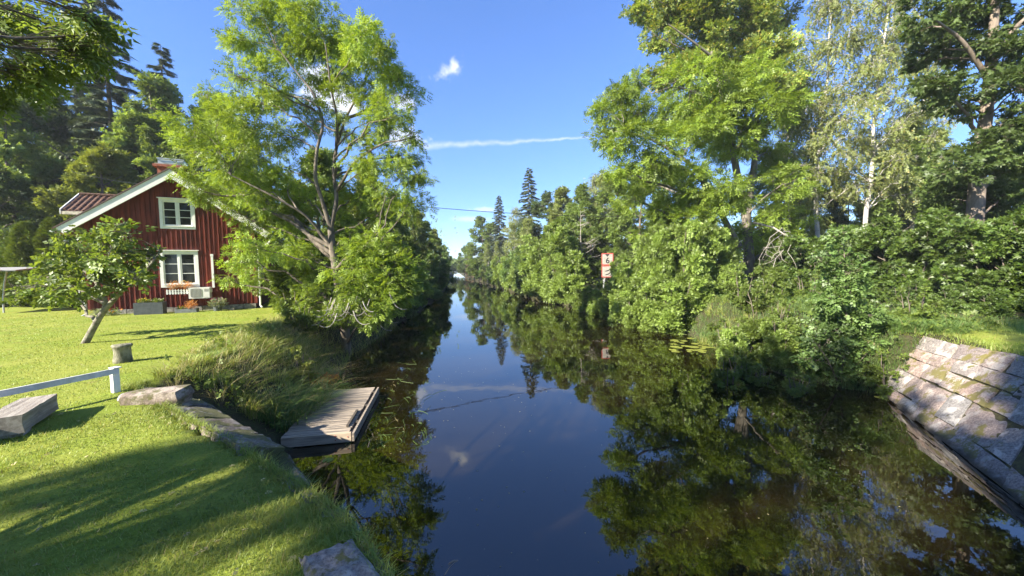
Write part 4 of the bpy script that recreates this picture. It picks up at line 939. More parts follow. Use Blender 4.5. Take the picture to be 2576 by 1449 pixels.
ash_blobs = [(650, 40, 62), (735, 30, 80), (800, 70, 70), (620, 105, 52), (690, 120, 70), (770, 140, 74), (850, 110, 64), (905, 95, 52), (955, 90, 42), (930, 150, 60), (860, 185, 64), (975, 170, 50), (1005, 225, 52), (930, 230, 50), (1035, 215, 30), (650, 205, 56), (700, 240, 60), (610, 245, 46), (560, 275, 40), (520, 230, 26), (640, 320, 70), (555, 345, 60), (490, 320, 52), (455, 345, 34), (492, 392, 40), (940, 300, 40), (720, 470, 44), (590, 190, 28), (990, 285, 34), (530, 420, 66), (610, 410, 62), (700, 340, 52), (780, 300, 52), (505, 480, 46), (570, 490, 56), (650, 480, 56), (730, 430, 55), (690, 540, 60), (620, 550, 46), (760, 510, 55), (960, 330, 42), (1010, 390, 48), (1045, 345, 28), (930, 410, 50), (980, 460, 60), (1040, 440, 36), (900, 500, 55), (960, 540, 60), (1040, 520, 46), (720, 610, 62), (640, 620, 44), (600, 660, 44), (650, 700, 36), (580, 700, 22), (890, 590, 45), (870, 330, 40), (840, 255, 45)]
ash_blobs = [bl if not (735 < bl[0] < 905 and 270 < bl[1] < 660) else (*bl[:3], 1.5) for bl in ash_blobs]
ash_low = [(930, 620, 60, -1.5), (990, 640, 50, -1.2), (900, 680, 60, -1.8), (970, 700, 62, -1.6), (1020, 690, 42, -1), (1030, 745, 36, -1), (960, 760, 54, -1.8), (890, 745, 55, -2), (830, 705, 48, .8), (770, 690, 50, .3), (800, 760, 46, -1), (850, 800, 34, -1.8), (740, 740, 46, .5), (930, 800, 28, -2), (760, 640, 50, 0)]
rt_ = np.random.default_rng(3); tw = []
for k in range(34):                        # bare curling twigs hanging under the lowest bough
    x = rt_.uniform(820, 985); y = rt_.uniform(735, 790); dz = -2.2+rt_.normal()*.4; ln = rt_.uniform(25, 60); s = rt_.choice([-1, -1, 1])
    a = D(x, y, 15.6+dz)-ab; c = D(x+s*ln*.25, y+ln*.95, 15.6+dz)-ab; d = D(x+s*ln*.85, y+ln*rt_.uniform(.55, .95), 15.6+dz)-ab
    tw.append((bez(a, c, d, 7), np.linspace(.018, .008, 7), 4))
big = hero('ash_tree', ab, 'big sunlit ash tree leaning over the water in front of the red cottage', [([(874, 905, 0), (868, 830, 0), (852, 720, 0), (838, 640, 0), (832, 575, 0)], .20, .13), ([(832, 575, 0), (848, 500, .1), (838, 430, .2), (846, 370, .3), (868, 300, .5), (900, 240, .8), (935, 170, 1.2)], .10, .025),
    ([(832, 575, 0), (812, 510, -.2), (792, 450, -.4), (796, 380, -.5), (815, 310, -.4), (790, 235, -.3), (745, 180, -.4), (690, 110, -.6)], .095, .02), ([(846, 370, .3), (850, 300, 0), (832, 220, -.5), (820, 120, -.8)], .07, .02), ([(836, 620, 0), (770, 540, -.8), (680, 490, -1.4), (580, 440, -1.8)], .065, .018), ([(866, 300, .5), (930, 280, 1), (985, 240, 1.2)], .05, .02), ([(845, 680, 0), (880, 640, -1), (930, 650, -1.6), (980, 690, -1.8)], .09, .02)],
    ash_blobs+ash_low, 15.6, 71, 'ash', 'ash', 'bark', .28, .82, jit=1.3, leaf_kw=dict(droop=.18, flat=.75, up=.8, subr=.46), rl=.020, twigs=2)
mk('dead_twigs', *tubes(tw), 'twig', big)
apb = W(215, 864); apd = float((apb-CAM)@_fw)
hero('apple_tree', apb, 'small leaning apple tree with lichened forked trunk on the lawn before the cottage', [([(212, 868, 0), (232, 830, 0), (252, 795, 0), (272, 770, 0)], .085, .062), ([(258, 785, 0), (268, 760, 0), (250, 725, .1), (236, 700, .2), (230, 660, .2), (262, 610, .1), (300, 585, 0)], .058, .014), ([(272, 770, 0), (298, 742, 0), (330, 705, -.1), (362, 684, -.2), (388, 655, -.2), (402, 632, -.2)], .062, .010), ([(276, 770, .1), (225, 745, .2), (185, 715, .2), (140, 690, .2), (95, 710, .1)], .05, .015), ([(236, 700, .2), (200, 670, .3), (170, 620, .4)], .045, .012)],
    [(300, 585, 34), (268, 615, 42), (235, 590, 22), (240, 650, 45), (190, 640, 36), (160, 610, 24), (180, 680, 46), (130, 670, 34), (115, 705, 36), (80, 720, 26), (155, 725, 38), (215, 700, 38), (310, 640, 36), (335, 665, 28), (300, 690, 32), (335, 705, 24), (385, 640, 14), (372, 650, 16), (270, 720, 22), (120, 745, 26), (200, 745, 24), (60, 745, 20), (345, 690, 16)], apd, 72, 'leaf', 'apple', 'bark_apple', .24, .42, jit=.5, leaf_kw=dict(subr=.5, flat=.7, up=.6), rl=.03, twigs=4)
tb = D(1885, 700, 25); tb[2] = height(tb[0], tb[1])
hero('ash_tree', tb, 'tall dense tree with thick trunk and yellow tinged top on the right bank', [([(1890, 735, 0), (1884, 640, 0), (1878, 550, 0), (1850, 420, 0), (1835, 300, 0), (1800, 190, 0), (1790, 130, 0)], .36, .07), ([(1860, 620, -1), (1815, 540, -1.2), (1765, 440, -1.5), (1715, 395, -1.6), (1640, 350, -2), (1570, 330, -2.2)], .20, .04), ([(1878, 550, 0), (1900, 400, .5), (1905, 290, .5), (1900, 200, 1)], .25, .08), ([(1838, 320, 0), (1790, 250, -.6), (1700, 215, -1), (1640, 235, -1)], .12, .03), ([(1800, 150, 0), (1750, 110, -.6), (1680, 60, -1)], .1, .03)],
    [(1835, 260, 50, -1.5), (1845, 340, 50, -1.5), (1900, 300, 50, -1), (1905, 180, 44, -.6), (1560, 235, 40), (1530, 290, 44), (1512, 345, 36), (1600, 205, 34), (1600, 280, 56), (1590, 360, 52), (1680, 290, 64), (1740, 220, 66), (1810, 250, 70), (1880, 220, 64), (1945, 270, 56), (1660, 390, 62), (1750, 350, 72), (1850, 370, 74), (1945, 370, 60), (1575, 430, 46), (1640, 470, 58), (1720, 470, 66), (1820, 480, 66), (1920, 470, 62), (1590, 500, 46), (1680, 550, 58), (1770, 560, 60), (1860, 590, 54), (1960, 540, 56), (1990, 460, 44), (1640, 590, 44), (2000, 600, 50), (1930, 640, 46)], 25, 73, 'ash', 'ash', 'bark_pale', .48, 1.15, jit=2.0, leaf_kw=dict(droop=.2, flat=.55, up=1.1, subr=.46), rl=.03, twigs=3)
tb2 = D(1905, 690, 29); tb2[2] = height(tb2[0], tb2[1])
hero('aspen_tree', tb2, 'tall tree with pale yellowing leaves rising above the dense ash on the right bank', [([(1905, 720, 0), (1870, 500, 0), (1830, 300, 0), (1790, 120, 0), (1782, 50, 0)], .19, .05), ([(1850, 400, 0), (1890, 230, .5), (1915, 90, .5)], .13, .04), ([(1810, 200, 0), (1740, 200, -1), (1660, 215, -1.5)], .1, .02), ([(1795, 130, 0), (1730, 130, -1), (1650, 90, -1.5)], .1, .02), ([(1785, 60, 0), (1720, 30, -1), (1650, 0, -1.5)], .09, .02)],
    [(1690, 190, 46, -.5), (1760, 240, 50, 0), (1840, 240, 50, 0), (1600, 40, 26), (1640, 40, 36), (1775, 40, 46, -1.4), (1795, 110, 46, -1.4), (1815, 190, 46, -1.2), (1905, 40, 46, -1.2), (1905, 130, 46, -1.2), (1760, -30, 50, -1.4), (1620, -5, 36), (1690, 10, 54), (1760, -10, 60), (1690, 80, 44), (1640, 95, 30), (1760, 70, 58), (1830, 30, 64), (1900, 0, 66), (1960, 40, 50), (1880, 90, 60), (1940, 120, 52), (1810, 130, 54), (1700, 150, 36), (1650, 190, 24), (1740, 165, 34), (1960, 190, 46), (1880, 170, 50), (1985, 250, 36), (1840, -80, 70), (1740, -90, 60), (1930, -80, 60)], 29, 74, 'broad', 'ash2', 'bark', .36, 1.0, jit=1.6, leaf_kw=dict(subr=.48), rl=.028, twigs=3)
# dark oak-like tree at the right edge, in shade
tb3 = D(2440, 720, 17); tb3[2] = height(tb3[0], tb3[1])
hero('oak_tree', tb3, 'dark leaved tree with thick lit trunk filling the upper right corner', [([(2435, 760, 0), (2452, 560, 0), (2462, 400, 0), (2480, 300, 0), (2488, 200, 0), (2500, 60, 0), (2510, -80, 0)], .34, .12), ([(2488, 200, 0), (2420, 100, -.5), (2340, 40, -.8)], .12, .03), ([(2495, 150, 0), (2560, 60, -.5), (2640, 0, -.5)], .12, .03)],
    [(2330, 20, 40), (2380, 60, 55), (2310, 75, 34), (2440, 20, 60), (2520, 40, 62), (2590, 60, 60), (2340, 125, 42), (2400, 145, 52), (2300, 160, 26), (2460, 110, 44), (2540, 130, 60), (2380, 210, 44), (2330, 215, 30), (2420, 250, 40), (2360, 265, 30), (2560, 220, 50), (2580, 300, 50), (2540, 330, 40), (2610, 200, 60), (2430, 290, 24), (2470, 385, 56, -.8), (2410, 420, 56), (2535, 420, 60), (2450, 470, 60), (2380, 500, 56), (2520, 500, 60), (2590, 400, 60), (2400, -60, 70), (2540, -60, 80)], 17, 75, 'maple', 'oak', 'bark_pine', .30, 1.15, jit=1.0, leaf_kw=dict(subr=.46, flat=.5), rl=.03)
# bough of a near ash reaching in at the upper left corner; its trunk stands outside the picture
nb = np.array([-6.6, 0.4, 0.0])
rngn = np.random.default_rng(76); rootn = empty('ash_tree', nb, 0, 'shaded ash bough hanging into the upper left corner', 'tree')
cl = [(D(x, y, d*.62)-nb, r*d*.62/FPX) for x, y, d, r in [(40, 40, 9, 70), (120, 60, 9, 70), (190, 90, 8.8, 52), (230, 130, 9, 32), (60, 130, 9, 80), (150, 150, 9.2, 50), (10, 200, 9.2, 46), (95, 190, 9.4, 36), (-60, 120, 9, 120), (210, 30, 8.6, 44), (250, 60, 8.8, 20), (-150, 30, 9, 150), (-120, 250, 9, 110)]]
cl += [((x, y, z), r) for x, y, z, r in [(0, .3, 7.5, 1.7), (-1.5, .5, 8.5, 1.7), (1.4, -1.2, 8.2, 1.6), (-1, -1.8, 7, 1.6), (.5, 1.5, 9.2, 1.6), (-2.5, -.5, 6.4, 1.5), (1.7, 1.2, 7.2, 1.3), (0, -.5, 10, 1.5)]]
build_tree(rootn, [wob((0, 0, -.2), (-.3, .2, 9.5), rngn, 10, .03, .26, .05)], cl, rngn, 'ash', 'decid', 'bark', .27, .85, dict(droop=.35, flat=.7), .007, 1)  # leaf green darker than the other ashes: shade put into the colour

# trees behind and left of the camera, whose shade falls on the near lawn and the right bank
for x, y, h, ky, ws, lab in [(-13.0, -4.3, 12, 'ash_y', .42, 'slim ash behind the viewpoint, left of its row'), (-14.6, -2.9, 12.5, 'ash_y', .40, 'slim ash at the left behind the viewpoint'), (-9.5, -6.6, 13, 'ash_y', .6, 'ash behind the viewpoint in the middle of its row'), (-10.0, -9.6, 24, 'decid_b', .5, 'tall bushy tree behind the viewpoint'), (-17, -13, 26, 'decid_a', .6, 'tall tree far behind the viewpoint'), (-6.0, -7.2, 27, 'decid_b', .42, 'tall tree right behind the viewpoint'), (-9.0, -6.9, 27, 'ash_y', .28, 'tall slim ash right behind the viewpoint'), (-1.0, -12, 17, 'decid_a', .8, 'tree behind the viewpoint nearest the canal')]:
    plant(ky, 'shade_tree', x, y, h, lab, group='trees behind the viewpoint', zb=0, ws=ws)

# ------------------------------------------------------------------ woods behind the cottage
G1 = 'trees behind the cottage'
for a in [('spruce_a', 'spruce_tree', 305, 36, -25, 'tall dark spruce rising highest left of the blue sky behind the cottage'),
          ('spruce_b', 'spruce_tree', 225, 40, 55, 'thin spruce just left of the tallest spruce behind the cottage'),
          ('spruce_b', 'spruce_tree', 440, 40, 128, 'spruce tip showing above the leafy trees over the cottage chimney'),
          ('spruce_a', 'spruce_tree', 120, 46, 40, 'dark spruce behind the hanging ash bough in the upper left'),
          ('decid_b', 'leafy_tree', 430, 36, 205, 'bushy green tree below the spruce tip behind the chimney'),
          ('decid_a', 'leafy_tree', 375, 34, 290, 'mid green tree right of the tall spruce, behind the roof ridge'),
          ('decid_c', 'leafy_tree', 270, 38, 260, 'very dark tree under the tall spruce behind the cottage'),
          ('decid_c', 'leafy_tree', 150, 36, 230, 'dark leafy tree left of the tall spruces'),
          ('decid_b', 'leafy_tree', 40, 30, 235, 'dark tree under the hanging bough at the left edge'),
          ('decid_a', 'leafy_tree', 95, 32, 385, 'lower tree at the left edge behind the thuja bushes'),
          ('decid_c', 'leafy_tree', 10, 27, 420, 'dark tree at the left edge beside the canopy'),
          ('decid_b', 'leafy_tree', -60, 30, 330, 'leafy tree cut by the left picture edge'),
          ('decid_a', 'leafy_tree', 560, 38, 260, 'leafy tree seen through the left side of the big ash'),
          ('decid_b', 'leafy_tree', 640, 36, 330, 'leafy tree behind the cottage roof right slope'),
          ('decid_c', 'leafy_tree', 200, 44, 330, 'dark tree far back between the spruces')]:
    plant_px(a[0], a[1], a[2], a[3], a[4], a[5], group=G1)
plant_px('decid_a', 'maple_tree', 290, 30, 372, 'yellow green maple just behind the cottage roof', ws=1.15, lmat='yellowmaple')
plant_px('decid_b', 'maple_tree', 215, 29, 410, 'smaller yellow green maple above the tiled cross gable', ws=1.0, lmat='yellowmaple')
plant_px('thuja_a', 'thuja_bush', 72, 22, 562, 'left of two pointed thuja bushes beside the cottage', 'bush', ws=1.2)
plant_px('thuja_a', 'thuja_bush', 140, 22.5, 552, 'right of two pointed thuja bushes, touching the cottage eave', 'bush', ws=1.15)
for px, d, t, ky, lab in [(55, 21, 690, 'shrub_b', 'low green shrub right of the canopy pole'), (110, 20.5, 705, 'shrub_a', 'shrub under the apple tree boughs, left of the trunk'), (165, 20.5, 690, 'shrub_b', 'dark shrub between thuja bushes and apple trunk'), (205, 20, 715, 'shrub_a', 'shrub touching the cottage corner behind the apple trunk')]:
    plant_px(ky, 'garden_shrub', px, d, t, lab, 'bush', group='shrubs beside the cottage', ws=1.25)

# ------------------------------------------------------------------ left bank, from the ash towards the far end of the canal
G2 = 'trees along the left bank'
for x, y, h, ky, nm, lab in [(-7.2, 22, 8.6, 'decid_b', 'bank_tree', 'leafy tree directly behind the big ash, right of the cottage'),
        (-5.4, 25, 8.6, 'olive_a', 'bank_tree', 'olive green tree on the left bank just beyond the big ash'),
        (-9, 28, 10.5, 'decid_a', 'bank_tree', 'tall tree behind the big ash, set back from the water'),
        (-4.7, 30, 8.2, 'decid_b', 'bank_tree', 'second bank tree beyond the big ash, boughs low over the water'),
        (-4.4, 37, 8.6, 'birch_c', 'bank_tree', 'olive tree midway along the left bank'),
        (-4.2, 46, 8.8, 'olive_a', 'bank_tree', 'dark tree midway along the left bank, leaning over the water'),
        (-4.0, 56, 9.0, 'decid_b', 'bank_tree', 'tree on the left bank below the cable'),
        (-3.8, 70, 9.2, 'olive_a', 'bank_tree', 'far dark tree on the left bank'),
        (-3.4, 88, 9.0, 'decid_b', 'bank_tree', 'farther tree on the left bank near the end of the canal'),
        (-3.2, 112, 9, 'decid_a', 'bank_tree', 'last leafy tree of the left bank beside the gap of sky'),
        (-8, 42, 10, 'decid_a', 'bank_tree', 'tree in the second row of the left bank'),
        (-8, 60, 10.5, 'decid_b', 'bank_tree', 'far tree in the second row of the left bank')]:
    plant(ky, nm, x, y, h, lab, group=G2)
plant_px('spruce_b', 'spruce_tree', 935, 34, 322, 'spruce with hanging boughs seen through the right side of the big ash', ws=.9)
for x, y, h, ky, lab in [(-5.2, 19.5, 3.2, 'bush_d', 'bush at the foot of the big ash by the water'), (-7.0, 17.6, 2.7, 'bush_d', 'bush between the cottage corner and the big ash'), (-4.6, 23.5, 3.4, 'bush_c', 'dark bush overhanging the left waterline behind the ash'), (-4.0, 27, 3.6, 'bush_c', 'second dark bush overhanging the left waterline'), (-3.8, 33, 4.2, 'bush_b', 'bush on the left waterline under the olive trees'), (-3.3, 41, 4.5, 'bush_c', 'dark bush farther along the left waterline'), (-2.9, 50, 5.0, 'bush_c', 'dark bush on the left waterline below the cable'), (-2.6, 62, 5.0, 'bush_b', 'far bush on the left waterline'), (-2.3, 78, 5.5, 'bush_c', 'far dark bush at the narrowing left waterline'), (-6.3, 15.9, 1.5, 'shrub_a', 'low shrub right of the cottage corner at the lawn edge'), (-5.6, 14.4, 1.3, 'shrub_a', 'low shrub on the grassy bank before the big ash')]:
    plant(ky, 'bank_bush', x, y, h, lab, 'bush', group='bushes along the left bank')
plant('shrub_b', 'yellow_shrub', -4.25, 11.0, 1.15, 'small yellow green shrub on the grassy bank above the dock', 'bush', lmat='yellowmaple', ws=.75)

# ------------------------------------------------------------------ right bank, far to near
G3 = 'trees along the right bank'
for ky, nm, px, d, t, lab in [('decid_a', 'far_tree', 1172, 150, 618, 'farthest round tree at the end of the canal'), ('spruce_dry', 'dead_spruce', 1182, 125, 612, 'brown dry spruce near the end of the canal'),
        ('decid_b', 'aspen_tree', 1210, 100, 545, 'rounded aspen left of the smaller spruce'), ('decid_a', 'aspen_tree', 1238, 98, 560, 'aspen just before the smaller spruce'), ('spruce_a', 'spruce_tree', 1258, 96, 494, 'smaller of the two pointed spruces against the sky'),
        ('birch_a', 'birch_tree', 1300, 88, 520, 'thin topped birch between the two pointed spruces'), ('spruce_a', 'spruce_tree', 1334, 76, 426, 'taller of the two pointed spruces against the sky'),
        ('birch_c', 'birch_tree', 1225, 84, 612, 'group birch with white stems left along the far right bank'), ('birch_c', 'birch_tree', 1250, 80, 606, 'birch with white stem beside the waterline under the smaller spruce'), ('birch_c', 'birch_tree', 1290, 68, 560, 'drooping birch below the gap between the spruces'), ('birch_c', 'birch_tree', 1330, 60, 548, 'drooping birch right below the taller spruce'),
        ('decid_c', 'dark_tree', 1378, 64, 486, 'dark round tree touching the right side of the taller spruce'), ('olive_a', 'olive_tree', 1415, 60, 474, 'olive brown crown right of the dark round tree'), ('decid_b', 'leafy_tree', 1440, 52, 512, 'green tree in the middle of the right treeline'), ('olive_a', 'olive_tree', 1395, 50, 540, 'olive tree below the dark round tree'), ('birch_a', 'birch_tree', 1500, 50, 440, 'pale airy birch at the skyline beside the tall dense trees'), ('decid_a', 'leafy_tree', 1545, 44, 440, 'green tree behind the sign'), ('decid_b', 'leafy_tree', 1462, 47, 466, 'green tree left of the pale airy birch'), ('birch_c', 'birch_tree', 1525, 47, 432, 'drooping birch between the pale airy birch and the tall dense trees'), ('decid_b', 'leafy_tree', 1490, 42, 540, 'leafy tree behind the alders left of the sign'), ('decid_a', 'leafy_tree', 1610, 38, 440, 'leafy tree between the sign and the tall dense trees'), ('decid_b', 'leafy_tree', 1700, 36, 420, 'leafy tree behind the leaning trunk of the tall dense tree')]:
    plant_px(ky, nm, px, d, t, lab, group=G3, ws=1.1)
def dead_tree(base, px, top, dep, label, seed, n=26):
    rng = np.random.default_rng(seed); root = empty('dead_tree', base, 0, label, 'tree'); p, r = wob((0, 0, -.2), D(px, top, dep)-base, rng, 10, .02, .09, .012); ls = [(p, r, 6)]
    H = p[-1, 2]
    for i in range(n):
        z = H*rng.uniform(.35, .97); a = rng.random()*6.28; L = (H-z)*.35+.5; q = np.array([np.interp(z, p[:, 2], p[:, 0]), np.interp(z, p[:, 2], p[:, 1]), z]); e = q+np.array([math.cos(a)*L, math.sin(a)*L, L*rng.uniform(-.1, .7)])
        m = (q+e)/2+rng.normal(size=3)*.15*L; pa = bez(q, m, e, 6); ls.append((pa, np.linspace(.028, .008, 6), 4))
        for _ in range(3): s = pa[rng.integers(2, 6)]; ls.append((np.array([s, s+rng.normal(size=3)*.35*L*.6]), np.array([.010, .005]), 3))
    mk('trunk', *tubes(ls), 'twig', root); return root
b_ = D(1466, 700, 40); b_[2] = height(b_[0], b_[1]); dead_tree(b_, 1462, 528, 40, 'bare pale dead tree among the green right bank trees left of the sign', 5)
b_ = D(1305, 690, 62); b_[2] = height(b_[0], b_[1]); dead_tree(b_, 1302, 615, 62, 'small bare bleached tree above the far right waterline', 6, 20)
G4 = 'alder bushes along the right waterline'
for ky, y, dx, h, lab in [('bush_c', 120, .5, 5.5, 'far dark bush at the end of the right waterline'), ('bush_c', 104, .3, 5, 'second far dark bush at the end of the right waterline'), ('bush_c', 90, .3, 5, 'dark bush under the birches on the right waterline'), ('bush_c', 78, .3, 4.6, 'dark bush on the right waterline below the smaller spruce'), ('bush_a', 67, .2, 5.2, 'light green alder on the far right waterline'), ('bush_b', 60, .2, 5.5, 'alder on the right waterline below the gap between spruces'), ('bush_c', 54, .3, 5.8, 'darker alder below the taller spruce'), ('bush_a', 49, .2, 5.2, 'light alder right of the darker alder below the taller spruce'), ('bush_c', 45, .2, 4.6, 'dark alder at the water, nearer than the taller spruce'), ('bush_b', 41, .3, 6.0, 'tall light alder on the middle right waterline'), ('bush_a', 37.5, .2, 5.6, 'broad alder two bushes left of the sign'), ('bush_b', 34.5, .2, 5.2, 'alder with low boughs left of the sign'), ('bush_a', 32, .2, 4.2, 'alder just left of the sign, boughs touching the water'), ('bush_b', 29.3, -.1, 2.3, 'low alder at the water below the sign'), ('bush_a', 27.6, -.2, 2.2, 'low light alder in front of the sign posts'), ('bush_b', 47, 2.2, 7.0, 'taller alder in the second row below the taller spruce'), ('bush_a', 39, 2.4, 7.0, 'taller alder in the second row of the middle right bank'), ('bush_b', 26.2, -.1, 2.3, 'small alder at the water between the sign and the bright alders'), ('bush_a', 24.2, -.1, 2.6, 'small light alder at the water left of the bright alders'), ('bush_c', 22.4, -.1, 2.4, 'small dark alder at the water left of the bright alders'), ('bush_a', 25, 1.2, 2.6, 'low alder between the sign and the bright alders')]:
    plant(ky, 'alder_bush', pl(WRp, y)+dx, y, h, lab, 'bush', G4, ws=1.0)
for ky, px, d, t, lab, ws in [('bush_a', 1592, 23.0, 640, 'bright alder right of the sign', .75), ('bush_b', 1640, 22.5, 575, 'tall bright alder in the middle of the near alders', .7), ('bush_a', 1672, 22, 556, 'slim bright alder left of the tallest one', .65), ('bush_b', 1705, 21.5, 540, 'tallest bright alder on the near right waterline', .7), ('bush_a', 1745, 22, 560, 'bright alder with two spires left of the thick trunk', .7), ('bush_b', 1785, 22.5, 548, 'bright alder left of the thick trunk', .65), ('bush_a', 1825, 23, 590, 'bright alder touching the thick trunk', .75), ('bush_b', 1600, 21.5, 720, 'low bright alder in front by the waterline', 1.0), ('bush_a', 1650, 20.5, 690, 'low bright alder with boughs touching the water', .95), ('bush_b', 1700, 19.8, 685, 'low bright alder with boughs in the water', 1.0), ('bush_a', 1760, 20, 690, 'low bright alder nearest the lily pads', 1.0), ('bush_b', 1810, 21, 700, 'low bright alder at the right end of the near alders', 1.0)]:
    plant_px(ky, 'alder_bush', px, d, t, lab, cat='bush', group=G4, ws=ws*1.15)
# birches and woods on the right
for ky, px, d, t, lab, rz in [('birch_a', 2062, 30, -30, 'leftmost of the three tall birches right of the dense ash', 1.0), ('birch_b', 2150, 29, -40, 'leaning middle birch with white trunk', -.35), ('birch_b', 2270, 30, 120, 'birch right of the leaning birch, partly behind dark leaves', -.2), ('birch_c', 1995, 34, 200, 'slim birch behind the right side of the dense ash', 0.3)]:
    plant_px(ky, 'birch_tree', px, d, t, lab, rz=rz, ws=.95)
for ky, px, d, t, lab in [('decid_c', 2050, 40, 430, 'dark tree low behind the leftmost birch'), ('decid_a', 2120, 42, 470, 'leafy tree behind the leaning birch'), ('decid_c', 2230, 40, 440, 'dark tree behind the right birch'), ('decid_b', 2330, 38, 330, 'leafy tree between birches and the dark corner tree'), ('decid_c', 2420, 34, 420, 'dark tree behind the thick lit trunk'), ('decid_a', 2520, 30, 330, 'leafy tree behind the dark corner tree at the right edge'), ('decid_c', 2600, 26, 380, 'dark tree cut by the right picture edge'), ('decid_b', 2260, 30, 300, 'green crown in front of the right birch'), ('decid_c', 2700, 24, 250, 'dark tree just outside the right edge reaching in'), ('decid_b', 1960, 36, 460, 'leafy tree behind the thick trunk of the dense ash')]:
    plant_px(ky, 'forest_tree', px, d, t, lab, group='forest trees on the right')
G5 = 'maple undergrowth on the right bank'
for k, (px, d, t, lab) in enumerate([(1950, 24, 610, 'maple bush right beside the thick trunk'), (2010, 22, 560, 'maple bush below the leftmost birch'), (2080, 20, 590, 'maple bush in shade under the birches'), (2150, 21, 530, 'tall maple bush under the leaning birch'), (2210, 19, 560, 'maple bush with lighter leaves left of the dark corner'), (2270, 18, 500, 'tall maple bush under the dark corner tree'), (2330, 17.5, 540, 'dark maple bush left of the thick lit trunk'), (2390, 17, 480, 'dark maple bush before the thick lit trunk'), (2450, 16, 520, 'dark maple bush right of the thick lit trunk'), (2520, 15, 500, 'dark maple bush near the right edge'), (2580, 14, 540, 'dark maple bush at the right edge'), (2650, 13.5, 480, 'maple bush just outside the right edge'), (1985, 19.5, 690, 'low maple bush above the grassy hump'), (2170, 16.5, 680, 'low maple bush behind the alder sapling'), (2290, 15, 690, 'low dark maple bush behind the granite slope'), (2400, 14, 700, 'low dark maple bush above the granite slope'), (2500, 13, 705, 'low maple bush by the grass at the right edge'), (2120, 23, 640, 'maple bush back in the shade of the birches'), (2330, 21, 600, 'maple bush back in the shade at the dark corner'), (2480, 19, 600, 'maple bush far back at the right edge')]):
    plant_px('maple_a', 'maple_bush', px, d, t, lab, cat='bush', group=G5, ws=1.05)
# alder sapling and small plants at the near right waterline
sb = W(2120, 965, WZ+.05); sb[2] = max(height(sb[0], sb[1]), WZ); sdp = float((sb-CAM)@_fw)
hero('alder_sapling', sb, 'young alder with large round leaves at the water edge beside the granite slope', [([(2115, 975, 0), (2125, 880, 0), (2130, 780, .1), (2125, 660, .1), (2120, 570, .1)], .035, .008), ([(2115, 975, 0), (2080, 900, -.2), (2050, 860, -.3)], .02, .006), ([(2120, 960, 0), (2170, 900, -.2), (2200, 870, -.2)], .02, .006)],
    [(2110, 590, 16), (2105, 640, 26), (2075, 655, 20), (2150, 680, 24), (2100, 700, 34), (2140, 735, 38), (2085, 750, 36), (2125, 790, 44), (2070, 810, 34), (2170, 790, 30), (2100, 850, 48), (2160, 850, 40), (2060, 865, 36), (2130, 905, 52), (2075, 915, 44), (2180, 905, 36), (2110, 945, 40), (2160, 950, 36), (2035, 900, 24)], sdp, 78, 'leaf', 'alder_dark', 'bark', .21, .62, jit=.25, leaf_kw=dict(subr=.5, flat=.8, up=.7), rl=.016, twigs=2)
for px, py, h, ky, lab in [(1860, 835, 1.3, 'shrub_a', 'light green shrub right of the lily pads'), (1960, 820, 1.2, 'shrub_b', 'low shrub on the sunny hump of the right bank'), (2240, 880, 1.1, 'shrub_b', 'low maple seedling between alder sapling and granite slope'), (2300, 850, 1.2, 'shrub_b', 'low shrub behind the top of the granite slope'), (2010, 880, .9, 'shrub_a', 'low shrub left of the alder sapling at the water'), (1900, 800, 1.4, 'shrub_a', 'shrub under the thick trunk at the edge of the alders'), (1835, 865, 1.0, 'shrub_b', 'low shrub at the water right beside the lily pads'), (1880, 855, .9, 'shrub_a', 'light low shrub in the grass of the right bank'), (1925, 865, .8, 'shrub_b', 'low shrub over the reeds of the right bank'), (1840, 810, 1.5, 'shrub_a', 'bright shrub between lily pads and thick trunk'), (1950, 790, 1.3, 'shrub_a', 'sunlit shrub left above the alder sapling'), (1865, 790, 1.5, 'shrub_b', 'bright maple seedling beside the end of the alders'), (1905, 830, 1.2, 'shrub_a', 'bright rounded shrub in the middle of the sunlit bank'), (1990, 840, 1.2, 'shrub_a', 'bright shrub touching the left side of the alder sapling'), (1850, 845, 1.1, 'shrub_a', 'light shrub over the lily pads'), (2030, 790, 1.6, 'shrub_b', 'tall maple seedling behind the alder sapling')]:
    p = W(px, py, -.4); plant(ky, 'bank_shrub', p[0], p[1], h, lab, 'bush', group='low shrubs on the right bank')
p = W(1975, 730, 0); r0 = D(1960, 735, 21); root = empty('dead_branch', r0, 0, 'bare grey dead branch hanging before the dark wood right of the thick trunk', 'branch'); rr = np.random.default_rng(9); ls = []
q0 = D(1990, 600, 21.5)-r0
for k in range(9):
    e = D(1950+rr.uniform(-55, 45), 600+rr.uniform(0, 125), 21+rr.normal()*.6)-r0; m = D(1965+rr.uniform(-45, 40), 560+rr.uniform(-15, 70), 21)-r0; pa = bez(q0, m, e, 8); pa[1:-1] += rr.normal(size=(6, 3))*.07; ls.append((pa, np.linspace(.030, .009, 8), 4))
    for _ in range(4):
        st_ = pa[rr.integers(3, 8)]; d_ = rr.normal(size=3)*.35+[0, 0, -.2]; ls.append((bez(st_, st_+d_*.5+rr.normal(size=3)*.12, st_+d_, 5), np.linspace(.010, .005, 5), 3))
ls.append((np.array([D(1895, 560, 23)-r0, D(1945, 572, 22)-r0, q0]), np.array([.07, .05, .035]), 6))
mk('branches', *tubes(ls), 'twig', root)

